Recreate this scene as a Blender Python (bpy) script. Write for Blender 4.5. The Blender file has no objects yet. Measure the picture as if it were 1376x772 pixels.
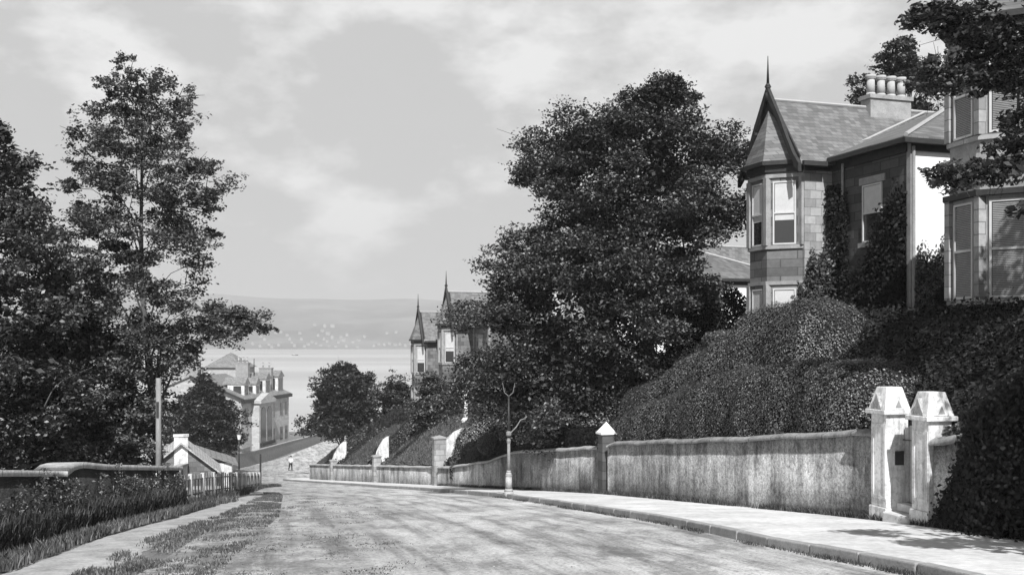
import bpy, math, random
import numpy as np
from math import radians as R, pi, sin, cos, sqrt
random.seed(7); rng = np.random.default_rng(7)
scene = bpy.context.scene
COL = scene.collection
F = 1400.0; CX = 688.0; HZ = 460.0      # focal length in photo pixels, principal column, horizon row

# ------------------------------------------------------------------ terrain profile and road lines
PROF = [(-60, 1.0), (-20, -.5), (0, -1.7), (12, -2.65), (18.4, -3.22), (32, -4.75), (52, -7.25), (90, -11.9), (128, -15.7),
        (160, -17.6), (200, -18.9), (240, -20.4), (256, -22.4), (300, -27), (3400, -30)]
def lerp(tab, v): return float(np.interp(v, [a for a, b in tab], [b for a, b in tab]))
def ZR(y): return (lerp(PROF, y - 1.5) + lerp(PROF, y) + lerp(PROF, y + 1.5)) / 3
WALL = [(-10, 13.6), (5, 9.95), (18.4, 6.4), (32, 2.8), (52, -3.6), (55, -4.4), (90, -17.5)]          # right wall: (y, x)
def XW(y): return lerp(WALL, y)
KERB = [(-10, 9.3), (5, 6.2), (12, 4.65), (15, 3.66), (20.5, 2.5), (32, -.2), (46, -4.1), (60, -8.9), (75, -14.4), (88, -19.0)]
def XK(y): return lerp(KERB, y)
def at(px, row, d): return ((px - CX) / F * d, d, (HZ - row) / F * d)

# ------------------------------------------------------------------ materials (the photograph is black and white)
def nd(nt, t, **k):
    n = nt.nodes.new(t)
    for a, b in k.items(): setattr(n, a, b)
    return n
def ramp(nt, src, stops):
    r = nd(nt, 'ShaderNodeValToRGB')
    while len(r.color_ramp.elements) < len(stops): r.color_ramp.elements.new(.5)
    for e, (p, v) in zip(r.color_ramp.elements, stops): e.position = p; e.color = (v, v, v, 1)
    nt.links.new(src, r.inputs[0]); return r.outputs[0]
def noise(nt, scale, detail=6, rough=.6, vec=None, sc=None):
    n = nd(nt, 'ShaderNodeTexNoise'); n.inputs['Scale'].default_value = scale
    n.inputs['Detail'].default_value = detail; n.inputs['Roughness'].default_value = rough
    if vec is None:
        g = nd(nt, 'ShaderNodeNewGeometry'); vec = g.outputs['Position']
    if sc:
        m = nd(nt, 'ShaderNodeVectorMath', operation='MULTIPLY'); nt.links.new(vec, m.inputs[0]); m.inputs[1].default_value = sc; vec = m.outputs[0]
    nt.links.new(vec, n.inputs['Vector']); return n.outputs['Fac']
def mixv(nt, a, b, fac, mode='MIX'):
    m = nd(nt, 'ShaderNodeMix', data_type='RGBA', blend_type=mode)
    for s, v in ((0, fac), (6, a), (7, b)):
        if hasattr(v, 'is_linked'): nt.links.new(v, m.inputs[s])
        else: m.inputs[s].default_value = v if s == 0 else (v, v, v, 1)
    return m.outputs[2]
def base_mat(name):
    m = bpy.data.materials.new(name); m.use_nodes = True
    return m, m.node_tree, m.node_tree.nodes['Principled BSDF']
def setbump(nt, p, h, strength=.5, dist=.02):
    b = nd(nt, 'ShaderNodeBump'); b.inputs['Strength'].default_value = strength; b.inputs['Distance'].default_value = dist
    nt.links.new(h, b.inputs['Height']); nt.links.new(b.outputs[0], p.inputs['Normal'])
def M_plain(name, lo, hi, scale=3, rough=.85, bump=.3, dist=.01, sc=None, spec=.3, metal=0):
    m, nt, p = base_mat(name)
    a = noise(nt, scale, 8, .65, sc=sc); b = noise(nt, scale * 9, 4, .6, sc=sc)
    f = mixv(nt, a, b, .4)
    nt.links.new(ramp(nt, f, [(.32, lo), (.68, hi)]), p.inputs['Base Color'])
    p.inputs['Roughness'].default_value = rough; p.inputs['Specular IOR Level'].default_value = spec; p.inputs['Metallic'].default_value = metal
    if bump: setbump(nt, p, b, bump, dist)
    return m
def joints(m, pitch=.95):
    nt = m.node_tree; p = nt.nodes['Principled BSDF']; src = p.inputs['Base Color'].links[0].from_socket
    g = nd(nt, 'ShaderNodeNewGeometry'); s_ = nd(nt, 'ShaderNodeSeparateXYZ'); nt.links.new(g.outputs['Position'], s_.inputs[0])
    a = nd(nt, 'ShaderNodeMath', operation='MULTIPLY'); nt.links.new(s_.outputs[1], a.inputs[0]); a.inputs[1].default_value = 1 / pitch
    b = nd(nt, 'ShaderNodeMath', operation='FRACT'); nt.links.new(a.outputs[0], b.inputs[0])
    nt.links.new(mixv(nt, src, ramp(nt, b.outputs[0], [(0, .2), (.022, .25), (.035, 1)]), .9, 'MULTIPLY'), p.inputs['Base Color']); return m
def M_leaf(name, lo, hi, trans=.18, rough=.45, spec=.5):
    m, nt, p = base_mat(name)
    g = nd(nt, 'ShaderNodeNewGeometry')
    n = noise(nt, .9, 3, .6)
    f = mixv(nt, g.outputs['Random Per Island'], n, .45)
    c = ramp(nt, f, [(.2, lo), (.55, lo * .7 + hi * .3), (.72, hi), (.85, hi * 1.7)])  # top stops brighten a few leaves in place of sun highlights
    nt.links.new(c, p.inputs['Base Color']); p.inputs['Roughness'].default_value = rough; p.inputs['Specular IOR Level'].default_value = spec
    t = nd(nt, 'ShaderNodeBsdfTranslucent'); nt.links.new(c, t.inputs[0])
    mx = nd(nt, 'ShaderNodeMixShader'); mx.inputs[0].default_value = trans
    nt.links.new(p.outputs[0], mx.inputs[1]); nt.links.new(t.outputs[0], mx.inputs[2])
    nt.links.new(mx.outputs[0], nt.nodes['Material Output'].inputs[0]); return m
def M_wall():          # roughcast boundary wall with rain streaks and blotches
    m, nt, p = base_mat('roughcast_wall')
    st = noise(nt, 1.0, 6, .7, sc=(5.5, 2.4, .35)); bl = noise(nt, .8, 8, .7); fi = noise(nt, 14, 5, .75); big = noise(nt, .3, 3, .5)
    a = ramp(nt, st, [(.38, .08), (.5, .42), (.62, .74)])
    b = ramp(nt, bl, [(.40, .10), (.50, .46), (.62, .78)])
    c = mixv(nt, a, b, .5); d = mixv(nt, c, ramp(nt, fi, [(.38, .30), (.55, 1.0)]), .75, 'MULTIPLY')
    vo = nd(nt, 'ShaderNodeTexVoronoi', feature='DISTANCE_TO_EDGE'); vo.inputs['Scale'].default_value = 2.6; gg = nd(nt, 'ShaderNodeNewGeometry'); wn = nd(nt, 'ShaderNodeVectorMath', operation='ADD'); nz = nd(nt, 'ShaderNodeTexNoise'); nz.inputs['Scale'].default_value = 3; nt.links.new(gg.outputs['Position'], nz.inputs['Vector']); nt.links.new(gg.outputs['Position'], wn.inputs[0]); nt.links.new(nz.outputs['Color'], wn.inputs[1]); nt.links.new(wn.outputs[0], vo.inputs['Vector'])
    d = mixv(nt, d, ramp(nt, vo.outputs['Distance'], [(0, .45), (.035, 1.0)]), ramp(nt, noise(nt, .55, 3, .6), [(.46, 0), (.56, .8)]), 'MULTIPLY')
    spk = noise(nt, 38, 3, .8); d = mixv(nt, d, ramp(nt, spk, [(.36, .5), (.5, 1.05), (.66, 1.5)]), .8, 'MULTIPLY')
    nt.links.new(mixv(nt, d, ramp(nt, big, [(.4, .55), (.6, 1.2)]), .8, 'MULTIPLY'), p.inputs['Base Color']); p.inputs['Roughness'].default_value = .95
    setbump(nt, p, fi, .8, .03); return m
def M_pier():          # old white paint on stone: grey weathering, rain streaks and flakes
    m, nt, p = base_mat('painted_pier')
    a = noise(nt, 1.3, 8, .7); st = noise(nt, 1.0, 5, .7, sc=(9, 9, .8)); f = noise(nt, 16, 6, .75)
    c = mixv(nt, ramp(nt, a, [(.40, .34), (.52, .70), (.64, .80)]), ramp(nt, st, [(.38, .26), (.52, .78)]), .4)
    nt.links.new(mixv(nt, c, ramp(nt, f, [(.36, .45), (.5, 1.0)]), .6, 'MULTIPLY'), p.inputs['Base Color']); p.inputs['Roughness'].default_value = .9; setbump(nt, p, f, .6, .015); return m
def M_road():
    m, nt, p = base_mat('gravel_road')
    big = noise(nt, .35, 6, .6, sc=(1.6, .55, 1)); mid = noise(nt, 1.6, 8, .75); fi = noise(nt, 22, 5, .8)
    c = mixv(nt, ramp(nt, big, [(.3, .32), (.55, .50), (.75, .60)]), ramp(nt, mid, [(.34, .26), (.5, .50), (.7, .62)]), .5)
    d = mixv(nt, c, ramp(nt, fi, [(.36, .25), (.52, 1.1)]), .8, 'MULTIPLY')
    # dirt, weeds and wheel ruts: darker, mottled towards the left verge
    g = nd(nt, 'ShaderNodeNewGeometry'); s = nd(nt, 'ShaderNodeSeparateXYZ'); nt.links.new(g.outputs['Position'], s.inputs[0])
    k = nd(nt, 'ShaderNodeMath', operation='MULTIPLY_ADD'); nt.links.new(s.outputs[1], k.inputs[0]); k.inputs[1].default_value = .235; nt.links.new(s.outputs[0], k.inputs[2])
    mr = nd(nt, 'ShaderNodeMapRange'); nt.links.new(k.outputs[0], mr.inputs[0]); mr.inputs[1].default_value = -1.6; mr.inputs[2].default_value = 5.0; mr.inputs[3].default_value = 1; mr.inputs[4].default_value = 0
    ww = nd(nt, 'ShaderNodeMath', operation='MULTIPLY'); nt.links.new(mr.outputs[0], ww.inputs[0]); nt.links.new(ramp(nt, noise(nt, 3.2, 8, .8), [(.40, 0), (.60, 1)]), ww.inputs[1])
    tv = nd(nt, 'ShaderNodeCombineXYZ'); nt.links.new(k.outputs[0], tv.inputs[0]); nt.links.new(s.outputs[1], tv.inputs[1])
    trk = noise(nt, 1.0, 6, .65, vec=tv.outputs[0], sc=(2.2, .16, 1)); d = mixv(nt, d, ramp(nt, trk, [(.38, .5), (.5, 1.0), (.62, 1.18)]), .85, 'MULTIPLY')
    pat = noise(nt, .9, 9, .75, sc=(1, .5, 1)); d = mixv(nt, d, ramp(nt, pat, [(.40, .48), (.50, 1.0), (.62, 1.2)]), .85, 'MULTIPLY')
    e = mixv(nt, d, .12, ww.outputs[0])
    rut = nd(nt, 'ShaderNodeMath', operation='SINE'); km = nd(nt, 'ShaderNodeMath', operation='MULTIPLY'); nt.links.new(k.outputs[0], km.inputs[0]); km.inputs[1].default_value = 3.6
    nt.links.new(km.outputs[0], rut.inputs[0])
    rm = mixv(nt, e, ramp(nt, rut.outputs[0], [(0, .78), (.7, 1.0)]), ramp(nt, noise(nt, .5, 4, .6, sc=(1, .3, 1)), [(.45, 0), (.6, .8)]), 'MULTIPLY')
    nt.links.new(rm, p.inputs['Base Color']); p.inputs['Roughness'].default_value = .95
    setbump(nt, p, mixv(nt, mid, fi, .4), .7, .06); return m
def M_stone(name, lo, hi, bw=.55, bh=.28, joint=.5):
    m, nt, p = base_mat(name)
    t = nd(nt, 'ShaderNodeTexCoord'); b = nd(nt, 'ShaderNodeTexBrick')
    mp = nd(nt, 'ShaderNodeMapping'); mp.inputs['Rotation'].default_value = (R(90), 0, 0)
    s = nd(nt, 'ShaderNodeSeparateXYZ'); nt.links.new(t.outputs['Object'], s.inputs[0])
    ad = nd(nt, 'ShaderNodeMath', operation='ADD'); nt.links.new(s.outputs[0], ad.inputs[0]); nt.links.new(s.outputs[1], ad.inputs[1])
    cb = nd(nt, 'ShaderNodeCombineXYZ'); nt.links.new(ad.outputs[0], cb.inputs[0]); nt.links.new(s.outputs[2], cb.inputs[1])
    nt.links.new(cb.outputs[0], b.inputs['Vector']); b.inputs['Scale'].default_value = 1; b.inputs['Brick Width'].default_value = bw; b.inputs['Row Height'].default_value = bh
    b.inputs['Mortar Size'].default_value = .012; b.inputs['Color1'].default_value = (lo, lo, lo, 1); b.inputs['Color2'].default_value = (hi, hi, hi, 1)
    mo = (lo + hi) / 2 * joint; b.inputs['Mortar'].default_value = (mo, mo, mo, 1)
    n = noise(nt, 6, 6, .7)
    nt.links.new(mixv(nt, b.outputs[0], ramp(nt, n, [(.3, .7), (.7, 1.1)]), .8, 'MULTIPLY'), p.inputs['Base Color']); p.inputs['Roughness'].default_value = .9
    setbump(nt, p, n, .4, .02); return m
def M_slate(name='roof_slate', lo=.10, hi=.19):
    m, nt, p = base_mat(name)
    t = nd(nt, 'ShaderNodeTexCoord'); b = nd(nt, 'ShaderNodeTexBrick')
    s = nd(nt, 'ShaderNodeSeparateXYZ'); nt.links.new(t.outputs['Object'], s.inputs[0])
    ad = nd(nt, 'ShaderNodeMath', operation='ADD'); nt.links.new(s.outputs[0], ad.inputs[0]); nt.links.new(s.outputs[1], ad.inputs[1])
    cb = nd(nt, 'ShaderNodeCombineXYZ'); nt.links.new(ad.outputs[0], cb.inputs[0]); nt.links.new(s.outputs[2], cb.inputs[1])
    nt.links.new(cb.outputs[0], b.inputs['Vector']); b.inputs['Scale'].default_value = 1; b.inputs['Brick Width'].default_value = .26; b.inputs['Row Height'].default_value = .13
    b.inputs['Mortar Size'].default_value = .006; b.inputs['Color1'].default_value = (lo, lo, lo, 1); b.inputs['Color2'].default_value = (hi, hi, hi, 1); b.inputs['Mortar'].default_value = (.05, .05, .05, 1)
    nt.links.new(mixv(nt, b.outputs[0], ramp(nt, noise(nt, 2, 6, .7), [(.3, .75), (.7, 1.15)]), .8, 'MULTIPLY'), p.inputs['Base Color']); p.inputs['Roughness'].default_value = .55
    setbump(nt, p, b.outputs['Fac'], -.3, .01); return m
def M_glass(name='window_glass', v=.03):
    m, nt, p = base_mat(name); p.inputs['Base Color'].default_value = (v, v, v, 1); p.inputs['Roughness'].default_value = .08; p.inputs['Specular IOR Level'].default_value = .8; return m

MT = dict(
    wall=M_wall(), road=M_road(),
    coping=joints(M_plain('coping_stone', .2, .52, 3, .9, .5, .01)),
    rubble=M_plain('rubble_wall', .02, .10, 3.4, .95, .9, .05), lcoping=joints(M_plain('lichen_coping', .2, .62, 2.6, .9, .6, .02), .7), dcoping=joints(M_plain('mossy_coping', .08, .42, 2.4, .9, .5, .02)),  # rubble: near-black, stands in for the shade band under its coping
    pave=M_plain('pavement', .36, .78, .9, .95, .4, .01),
    kerb=M_plain('kerb_stone', .20, .38, 4, .9, .5, .02),
    path=M_plain('trodden_path', .16, .50, 2.2, .95, .4, .02),
    soil=M_plain('rough_ground', .07, .26, 3.0, 1, .8, .05),
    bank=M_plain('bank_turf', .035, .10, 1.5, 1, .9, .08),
    lawn=M_plain('mown_slope', .10, .17, 2.5, 1, .9, .05),
    white=M_plain('white_harling', .74, .84, 2, .9, .2, .01),
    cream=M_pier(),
    palestone=M_stone('pale_sandstone', .24, .40), midstone=M_stone('weathered_sandstone', .10, .22), darkstone=M_stone('dark_stone', .05, .10),  # darkstone: block stone in a much darker grey
    trim=M_plain('dressed_stone', .18, .38, 3, .85, .2, .01), dtrim=M_plain('dark_timber', .02, .045, 6, .6, .2, .01),
    slate=M_slate(), glass=M_glass(), pblind=M_plain('white_blind', .45, .6, 4, .8, 0), blind=M_plain('window_blind', .22, .34, 4, .8, 0), pwood=M_plain('painted_sash', .5, .6, 6, .5, 0),
    pot=M_plain('chimney_clay', .30, .46, 6, .9, .2), lead=M_plain('lead_ridge', .3, .4, 4, .6, .1),
    bark=M_plain('tree_bark', .05, .13, 9, .95, .9, .03, sc=(1, 1, .25)), paleb=M_plain('pale_bark', .16, .34, 9, .9, .8, .02, sc=(1, 1, .25)),
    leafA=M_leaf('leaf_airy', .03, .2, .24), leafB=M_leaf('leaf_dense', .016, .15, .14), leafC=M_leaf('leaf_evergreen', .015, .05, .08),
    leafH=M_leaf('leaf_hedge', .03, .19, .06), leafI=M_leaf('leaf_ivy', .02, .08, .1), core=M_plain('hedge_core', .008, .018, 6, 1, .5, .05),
    leafD=M_leaf('leaf_shadow_bank', .006, .016, .05, .7, .3), leafW=M_leaf('leaf_wall_weed', .03, .22, .1), grass=M_leaf('grass_blade', .06, .24, .25, .6, .3), dgrass=M_leaf('rank_grass', .03, .15, .2, .6, .3),  # leafD: leaf colour near black to deepen shade on bank, hedge and wall
    pole=M_plain('weathered_pole', .10, .30, 8, .8, .3, .01, sc=(1, 1, .2)), iron=M_plain('cast_iron', .02, .05, 6, .5, .2), giron=M_plain('grey_iron', .12, .3, 5, .7, .3), wiron=M_plain('whitened_iron', .2, .48, 5, .7, .3),
    dpicket=M_plain('picket_shade_side', .10, .28, 6, .8, .2), picket=M_plain('picket_paint', .40, .62, 7, .8, .2), far=M_plain('far_villa_wall', .26, .42, .01, .9, 0), farr=M_plain('far_villa_roof', .1, .2, .01, .9, 0),
    skin=M_plain('skin', .35, .4, 5, .6, 0), cloth=M_plain('dark_cloth', .02, .035, 8, .9, 0), shirt=M_plain('white_shirt', .7, .8, 8, .9, 0),
    pslate=M_slate('pale_slate', .34, .5),
    hsand=M_stone('mansion_stone', .38, .5, .8, .35, .8), hslate=M_slate('mansion_slate', .16, .26),
)

# ------------------------------------------------------------------ object helpers
def tag(o, label=None, cat=None, group=None, kind=None):
    for k, v in (('label', label), ('category', cat), ('group', group), ('kind', kind)):
        if v: o[k] = v
    return o
def empty(name, loc, label, cat, group=None):
    o = bpy.data.objects.new(name, None); COL.objects.link(o); o.location = loc; o.empty_display_size = .2
    return tag(o, label, cat, group)
def wloc(o):
    v = np.zeros(3)
    while o is not None: v += np.array(o.location); o = o.parent
    return v
class Fr:      # local frame: s away along a, t to the right along p, z up
    def __init__(s, o, ax, ay): n = sqrt(ax * ax + ay * ay); s.o = o; s.a = (ax / n, ay / n); s.p = (ay / n, -ax / n)
    def __call__(s, u, t, z): return (s.o[0] + s.a[0] * u + s.p[0] * t, s.o[1] + s.a[1] * u + s.p[1] * t, s.o[2] + z)
ID = Fr((0, 0, 0), 0, 1)
def idf(u, t, z): return (t, u, z)
class MB:
    def __init__(s, fr=None): s.v = []; s.f = []; s.fr = fr or (lambda x, y, z: (x, y, z))
    def add(s, vs, fs):
        n = len(s.v); s.v += [s.fr(*q) for q in vs]; s.f += [tuple(n + i for i in f) for f in fs]
    def box(s, a0, a1, b0, b1, c0, c1):
        s.add([(a0, b0, c0), (a1, b0, c0), (a1, b1, c0), (a0, b1, c0), (a0, b0, c1), (a1, b0, c1), (a1, b1, c1), (a0, b1, c1)],
              [(0, 3, 2, 1), (4, 5, 6, 7), (0, 1, 5, 4), (1, 2, 6, 5), (2, 3, 7, 6), (3, 0, 4, 7)]); return s
    def prism(s, poly, z0, z1):      # poly of (a,b), z0/z1 numbers or lists
        n = len(poly); z0 = z0 if isinstance(z0, (list, tuple)) else [z0] * n; z1 = z1 if isinstance(z1, (list, tuple)) else [z1] * n
        s.add([(a, b, z) for (a, b), z in zip(poly, z0)] + [(a, b, z) for (a, b), z in zip(poly, z1)],
              [tuple(range(n))[::-1], tuple(range(n, 2 * n))] + [(i, (i + 1) % n, n + (i + 1) % n, n + i) for i in range(n)]); return s
    def slab(s, pts, th):            # pts 3d polygon, thickness downwards
        n = len(pts)
        s.add([(a, b, c - th) for a, b, c in pts] + list(pts), [tuple(range(n))[::-1], tuple(range(n, 2 * n))] + [(i, (i + 1) % n, n + (i + 1) % n, n + i) for i in range(n)]); return s
    def cone(s, x, y, z0, z1, r0, r1, n=10):
        vs = [(x + r0 * cos(2 * pi * i / n), y + r0 * sin(2 * pi * i / n), z0) for i in range(n)] + [(x + r1 * cos(2 * pi * i / n), y + r1 * sin(2 * pi * i / n), z1) for i in range(n)]
        s.add(vs, [tuple(range(n))[::-1], tuple(range(n, 2 * n))] + [(i, (i + 1) % n, n + (i + 1) % n, n + i) for i in range(n)]); return s
    def lathe(s, x, y, prof, n=12):
        for (r0, z0), (r1, z1) in zip(prof, prof[1:]): s.cone(x, y, z0, z1, r0, r1, n)
        return s
    def tube(s, p0, p1, r0, r1, n=6):
        p0 = np.array(p0, float); p1 = np.array(p1, float); d = p1 - p0; L = np.linalg.norm(d)
        if L < 1e-6: return s
        d /= L; u = np.cross(d, (0, 0, 1) if abs(d[2]) < .9 else (1, 0, 0)); u /= np.linalg.norm(u); w = np.cross(d, u)
        vs = [tuple(p + r * (cos(2 * pi * i / n) * u + sin(2 * pi * i / n) * w)) for p, r in ((p0, r0), (p1, r1)) for i in range(n)]
        s.add(vs, [tuple(range(n))[::-1], tuple(range(n, 2 * n))] + [(i, (i + 1) % n, n + (i + 1) % n, n + i) for i in range(n)]); return s
    def build(s, name, mat, parent=None, smooth=False, bevel=0):
        me = bpy.data.meshes.new(name); off = wloc(parent) if parent else np.zeros(3)
        me.from_pydata([tuple(np.array(q) - off) for q in s.v], [], s.f); me.validate(); me.materials.append(mat)
        import bmesh as _b
        bm = _b.new(); bm.from_mesh(me); _b.ops.recalc_face_normals(bm, faces=bm.faces); bm.to_mesh(me); bm.free()
        if smooth: me.polygons.foreach_set('use_smooth', [True] * len(me.polygons))
        o = bpy.data.objects.new(name, me); COL.objects.link(o)
        if parent: o.parent = parent
        if bevel:
            b = o.modifiers.new('bevel', 'BEVEL'); b.width = bevel; b.segments = 2; b.limit_method = 'ANGLE'
        return o
def npmesh(name, V, Fq, mat, parent=None, smooth=False):
    me = bpy.data.meshes.new(name); V = np.asarray(V, np.float64)
    if parent: V = V - wloc(parent)
    k = Fq.shape[1]; me.vertices.add(len(V)); me.loops.add(Fq.size); me.polygons.add(len(Fq))
    me.vertices.foreach_set('co', V.astype(np.float32).ravel()); me.loops.foreach_set('vertex_index', Fq.astype(np.int32).ravel())
    me.polygons.foreach_set('loop_start', np.arange(0, Fq.size, k, dtype=np.int32)); me.polygons.foreach_set('loop_total', np.full(len(Fq), k, np.int32))
    if smooth: me.polygons.foreach_set('use_smooth', np.ones(len(Fq), bool))
    me.update(calc_edges=True); me.materials.append(mat)
    o = bpy.data.objects.new(name, me); COL.objects.link(o)
    if parent: o.parent = parent
    return o
def leafmesh(P, size, N=None, up=.5, aspect=.62, spread=.8):
    """P: centres; returns verts and quads of kite-shaped leaves with a fold"""
    n = len(P); d = rng.normal(size=(n, 3)); d /= np.linalg.norm(d, axis=1)[:, None]
    if N is not None: d = d * spread + N
    else: d[:, 2] = np.abs(d[:, 2]) + up
    d /= np.linalg.norm(d, axis=1)[:, None]
    t = np.cross(d, rng.normal(size=(n, 3))); t /= np.linalg.norm(t, axis=1)[:, None]; b = np.cross(d, t)
    L = (size * rng.uniform(.6, 1.3, n))[:, None]
    V = np.stack([P - t * L * .5, P + b * L * aspect * .5 + d * L * .1 - t * L * .08, P + t * L * .5, P - b * L * aspect * .5 + d * L * .1 - t * L * .08], 1).reshape(-1, 3)
    return V, np.arange(4 * n).reshape(-1, 4)
def grid(name, ys, xs_of, zf, mat, kind='structure', parent=None, smooth=True):
    V = []; nx = None
    for y in ys:
        xs = xs_of(y); nx = len(xs)
        for x in xs: V.append((x, y, zf(x, y)))
    ny = len(ys); Fq = [(j * nx + i, j * nx + i + 1, (j + 1) * nx + i + 1, (j + 1) * nx + i) for j in range(ny - 1) for i in range(nx - 1)]
    o = npmesh(name, np.array(V), np.array(Fq), mat, parent, smooth)
    if kind: o['kind'] = kind
    return o

# ------------------------------------------------------------------ setting: ground, road, pavement, path, bank, water, hills
def n2(x, y): return .5 * sin(x * 1.3 + 1.1 * sin(y * .7)) * cos(y * 1.1 + x * .4) + .3 * sin(x * 3.1 + y * 2.3) + .2 * cos(y * 4.3 - x * 2.7)
ysf = list(np.arange(-12, 60, .8)) + list(np.arange(60, 262, 2.)) + [300, 600, 1500, 3600]
def gz(x, y):
    z = ZR(y) - .06
    if x < -9: z -= min(.6, (-9 - x) * .1) * (1 if y < 230 else 0)
    return z
grid('ground', ysf, lambda y: [-4000, -1200, -400, -150, -100, -70, -50, -40, -33, -28, -24, -20, -17, -14, -12, -10, -8, -6, -4, -2, 0, 2, 4, 6, 8, 10, 12, 14, 18, 24, 35, 50, 80, 150, 400, 1200, 4000],
     gz, MT['soil'])
# left edge of the carriageway and trodden path
LEFT = [(-10, -4.0), (12, -4.3), (21, -5.6), (35, -8.6), (55, -13.6), (80, -21.5), (100, -28.5), (128, -34.5), (260, -37.5)]
RIGHT = KERB[:-1] + [(88, -19.0), (93, -20.2), (96, -18), (98, -10), (104, -8), (112, -12), (122, -20), (140, -26), (200, -22), (260, -18)]
def XL(y): return lerp(LEFT, y)
def XRr(y): return lerp(RIGHT, y) + .1
ysr = list(np.arange(-10, 60, .5)) + list(np.arange(60, 250, 1.))
grid('road', ysr, lambda y: list(np.linspace(XL(y), XRr(y), 22)), lambda x, y: ZR(y) + .012 * n2(x, y) - .015, MT['road'])
PATH = [(-5, -5.0, 1.2), (12, -5.4, 1.15), (16.3, -6.0, 1.0), (21.5, -6.45, .95), (35, -8.6, .8), (46, -11.4, .8)]
def PX(y): return lerp([(a, b) for a, b, c in PATH], y)
def PW(y): return lerp([(a, c) for a, b, c in PATH], y)
grid('path', list(np.arange(-5, 46, .25)), lambda y: [PX(y) + PW(y) * (f * (.70 + .07 * sin(y * 1.7 + f) + .05 * sin(y * 4.9 + 2 * f) + .04 * sin(y * 11 + f))) for f in (-1, -.8, -.5, 0, .5, .8, 1)],
     lambda x, y: ZR(y) - .015 - .075 * min(1, max(0, abs(x - PX(y)) / PW(y) / .70 - .42) / .58) + .012 * n2(x * 5, y * 4), MT['path'])
grid('yard_path', list(np.arange(26, 58, .8)), lambda y: [lerp([(26, -11), (58, -17.5)], y), lerp([(26, -10), (58, -15.8)], y), lerp([(26, -8.7), (38, -10.6), (58, -14.2)], y)], lambda x, y: ZR(y) + .02, MT['path'])
kys = list(np.arange(-10, 88, .5))
corner = [(-19.0, 88), (-19.9, 90.5), (-20.0, 92.4), (-19.2, 94.2), (-17.5, 95.2), (-12, 95.6), (-2, 95.8)]
kpts = [(XK(y), y) for y in kys] + corner[1:]
wpts = [(XW(y) + .1, y) for y in kys] + [(-17.3, 90), (-17.0, 90.4), (-16.6, 90.8), (-16, 91.2), (-12, 91.5), (-2, 91.7)]
V = []; 
for (kx, ky), (wx, wy) in zip(kpts, wpts):
    for f in (0, .33, .66, 1): V.append((kx + .12 + (wx - kx - .12) * f, ky + (wy - ky) * f, ZR(ky + (wy - ky) * f) + .115))
Fq = [(j * 4 + i, j * 4 + i + 1, (j + 1) * 4 + i + 1, (j + 1) * 4 + i) for j in range(len(kpts) - 1) for i in range(3)]
npmesh('pavement', np.array(V), np.array(Fq), MT['pave'], smooth=True)['kind'] = 'structure'
m = MB()
step = 0
i = 0
while i < len(kpts) - 2:
    (x0, y0), (x1, y1) = kpts[i], kpts[i + 2]; g = .008
    dx, dy = x1 - x0, y1 - y0; L = sqrt(dx * dx + dy * dy); ux, uy = dx / L, dy / L; nx, ny = uy, -ux
    if nx < 0 and i < 190: nx, ny = -nx, -ny
    j = random.uniform(-.012, .012)
    q = [(x0 + ux * g + nx * j, y0 + uy * g), (x1 - ux * g + nx * j, y1 - uy * g), (x1 - ux * g + nx * (.17 + j), y1 - uy * g + ny * .17), (x0 + ux * g + nx * (.17 + j), y0 + uy * g + ny * .17)]
    e = random.uniform(-.008, .008)
    m.prism(q, [ZR(a[1]) - .2 for a in q], [ZR(a[1]) + .122 + e for a in q]); i += 2
m.build('kerb', MT['kerb'], bevel=.02)['kind'] = 'structure'
# the bank behind the right-hand wall, rising to the house terrace
BT = [(.25, 1.15), (1.2, 1.6), (2.2, 2.3), (3.4, 3.3), (4.6, 4.4), (5.6, 5.0), (6.4, 5.15), (9, 5.2), (14, 5.3), (22, 5.6), (40, 7), (90, 9)]
def HW(y):      # height of wall coping (absolute z) along the right wall
    return lerp([(-10, .3), (5, -.2), (12, -.45), (14.3, -.45), (14.9, -.72), (15.5, -1.1), (16.1, -1.38), (16.7, -1.5), (18.7, -1.54), (23.1, -2.06), (30.8, -2.9), (32.5, -3.2), (40.6, -4.2), (44, -4.95), (50.7, -6.0), (55, -6.5), (67, -7.85), (81, -9.45), (90, -10.45)], y)
def bankh(t, y):
    h = lerp(BT, t); lim = HW(y) - ZR(y)
    h = lim - .15 + max(0, h - 1.15) * (5.2 - lim + .15) / 4.05 if t < 6.4 else h
    return h
def bz(t, y):
    k = min(1, max(0, (92.5 - y) / 5)); k = k * k * (3 - 2 * k)
    return min(ZR(y) + bankh(t, y), (.62 if y < 30 else .9) + .04 * max(0, t - 8)) * k + ZR(y) * (1 - k) + .05 * n2(t * 1.3, y)
V = []; yb = list(np.arange(-10, 92.6, .8)); tb = [.25, .7, 1.2, 1.7, 2.2, 2.8, 3.4, 4, 4.6, 5.1, 5.6, 6.4, 8, 11, 15, 22, 40, 90]
for y in yb:
    for t in tb: V.append((XW(y) + t * .965, y + t * .27 if t < 22 else y + 22 * .27, bz(t, y)))
Fq = [(j * 18 + i, j * 18 + i + 1, (j + 1) * 18 + i + 1, (j + 1) * 18 + i) for j in range(len(yb) - 1) for i in range(17)]
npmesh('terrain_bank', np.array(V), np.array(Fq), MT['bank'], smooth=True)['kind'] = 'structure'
def BP(t, y, dz=0): return (XW(y) + t * .965, y + t * .27, bz(t, y) + dz)      # a point on the bank
def terr(y): return ZR(y) + 5.2

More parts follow.
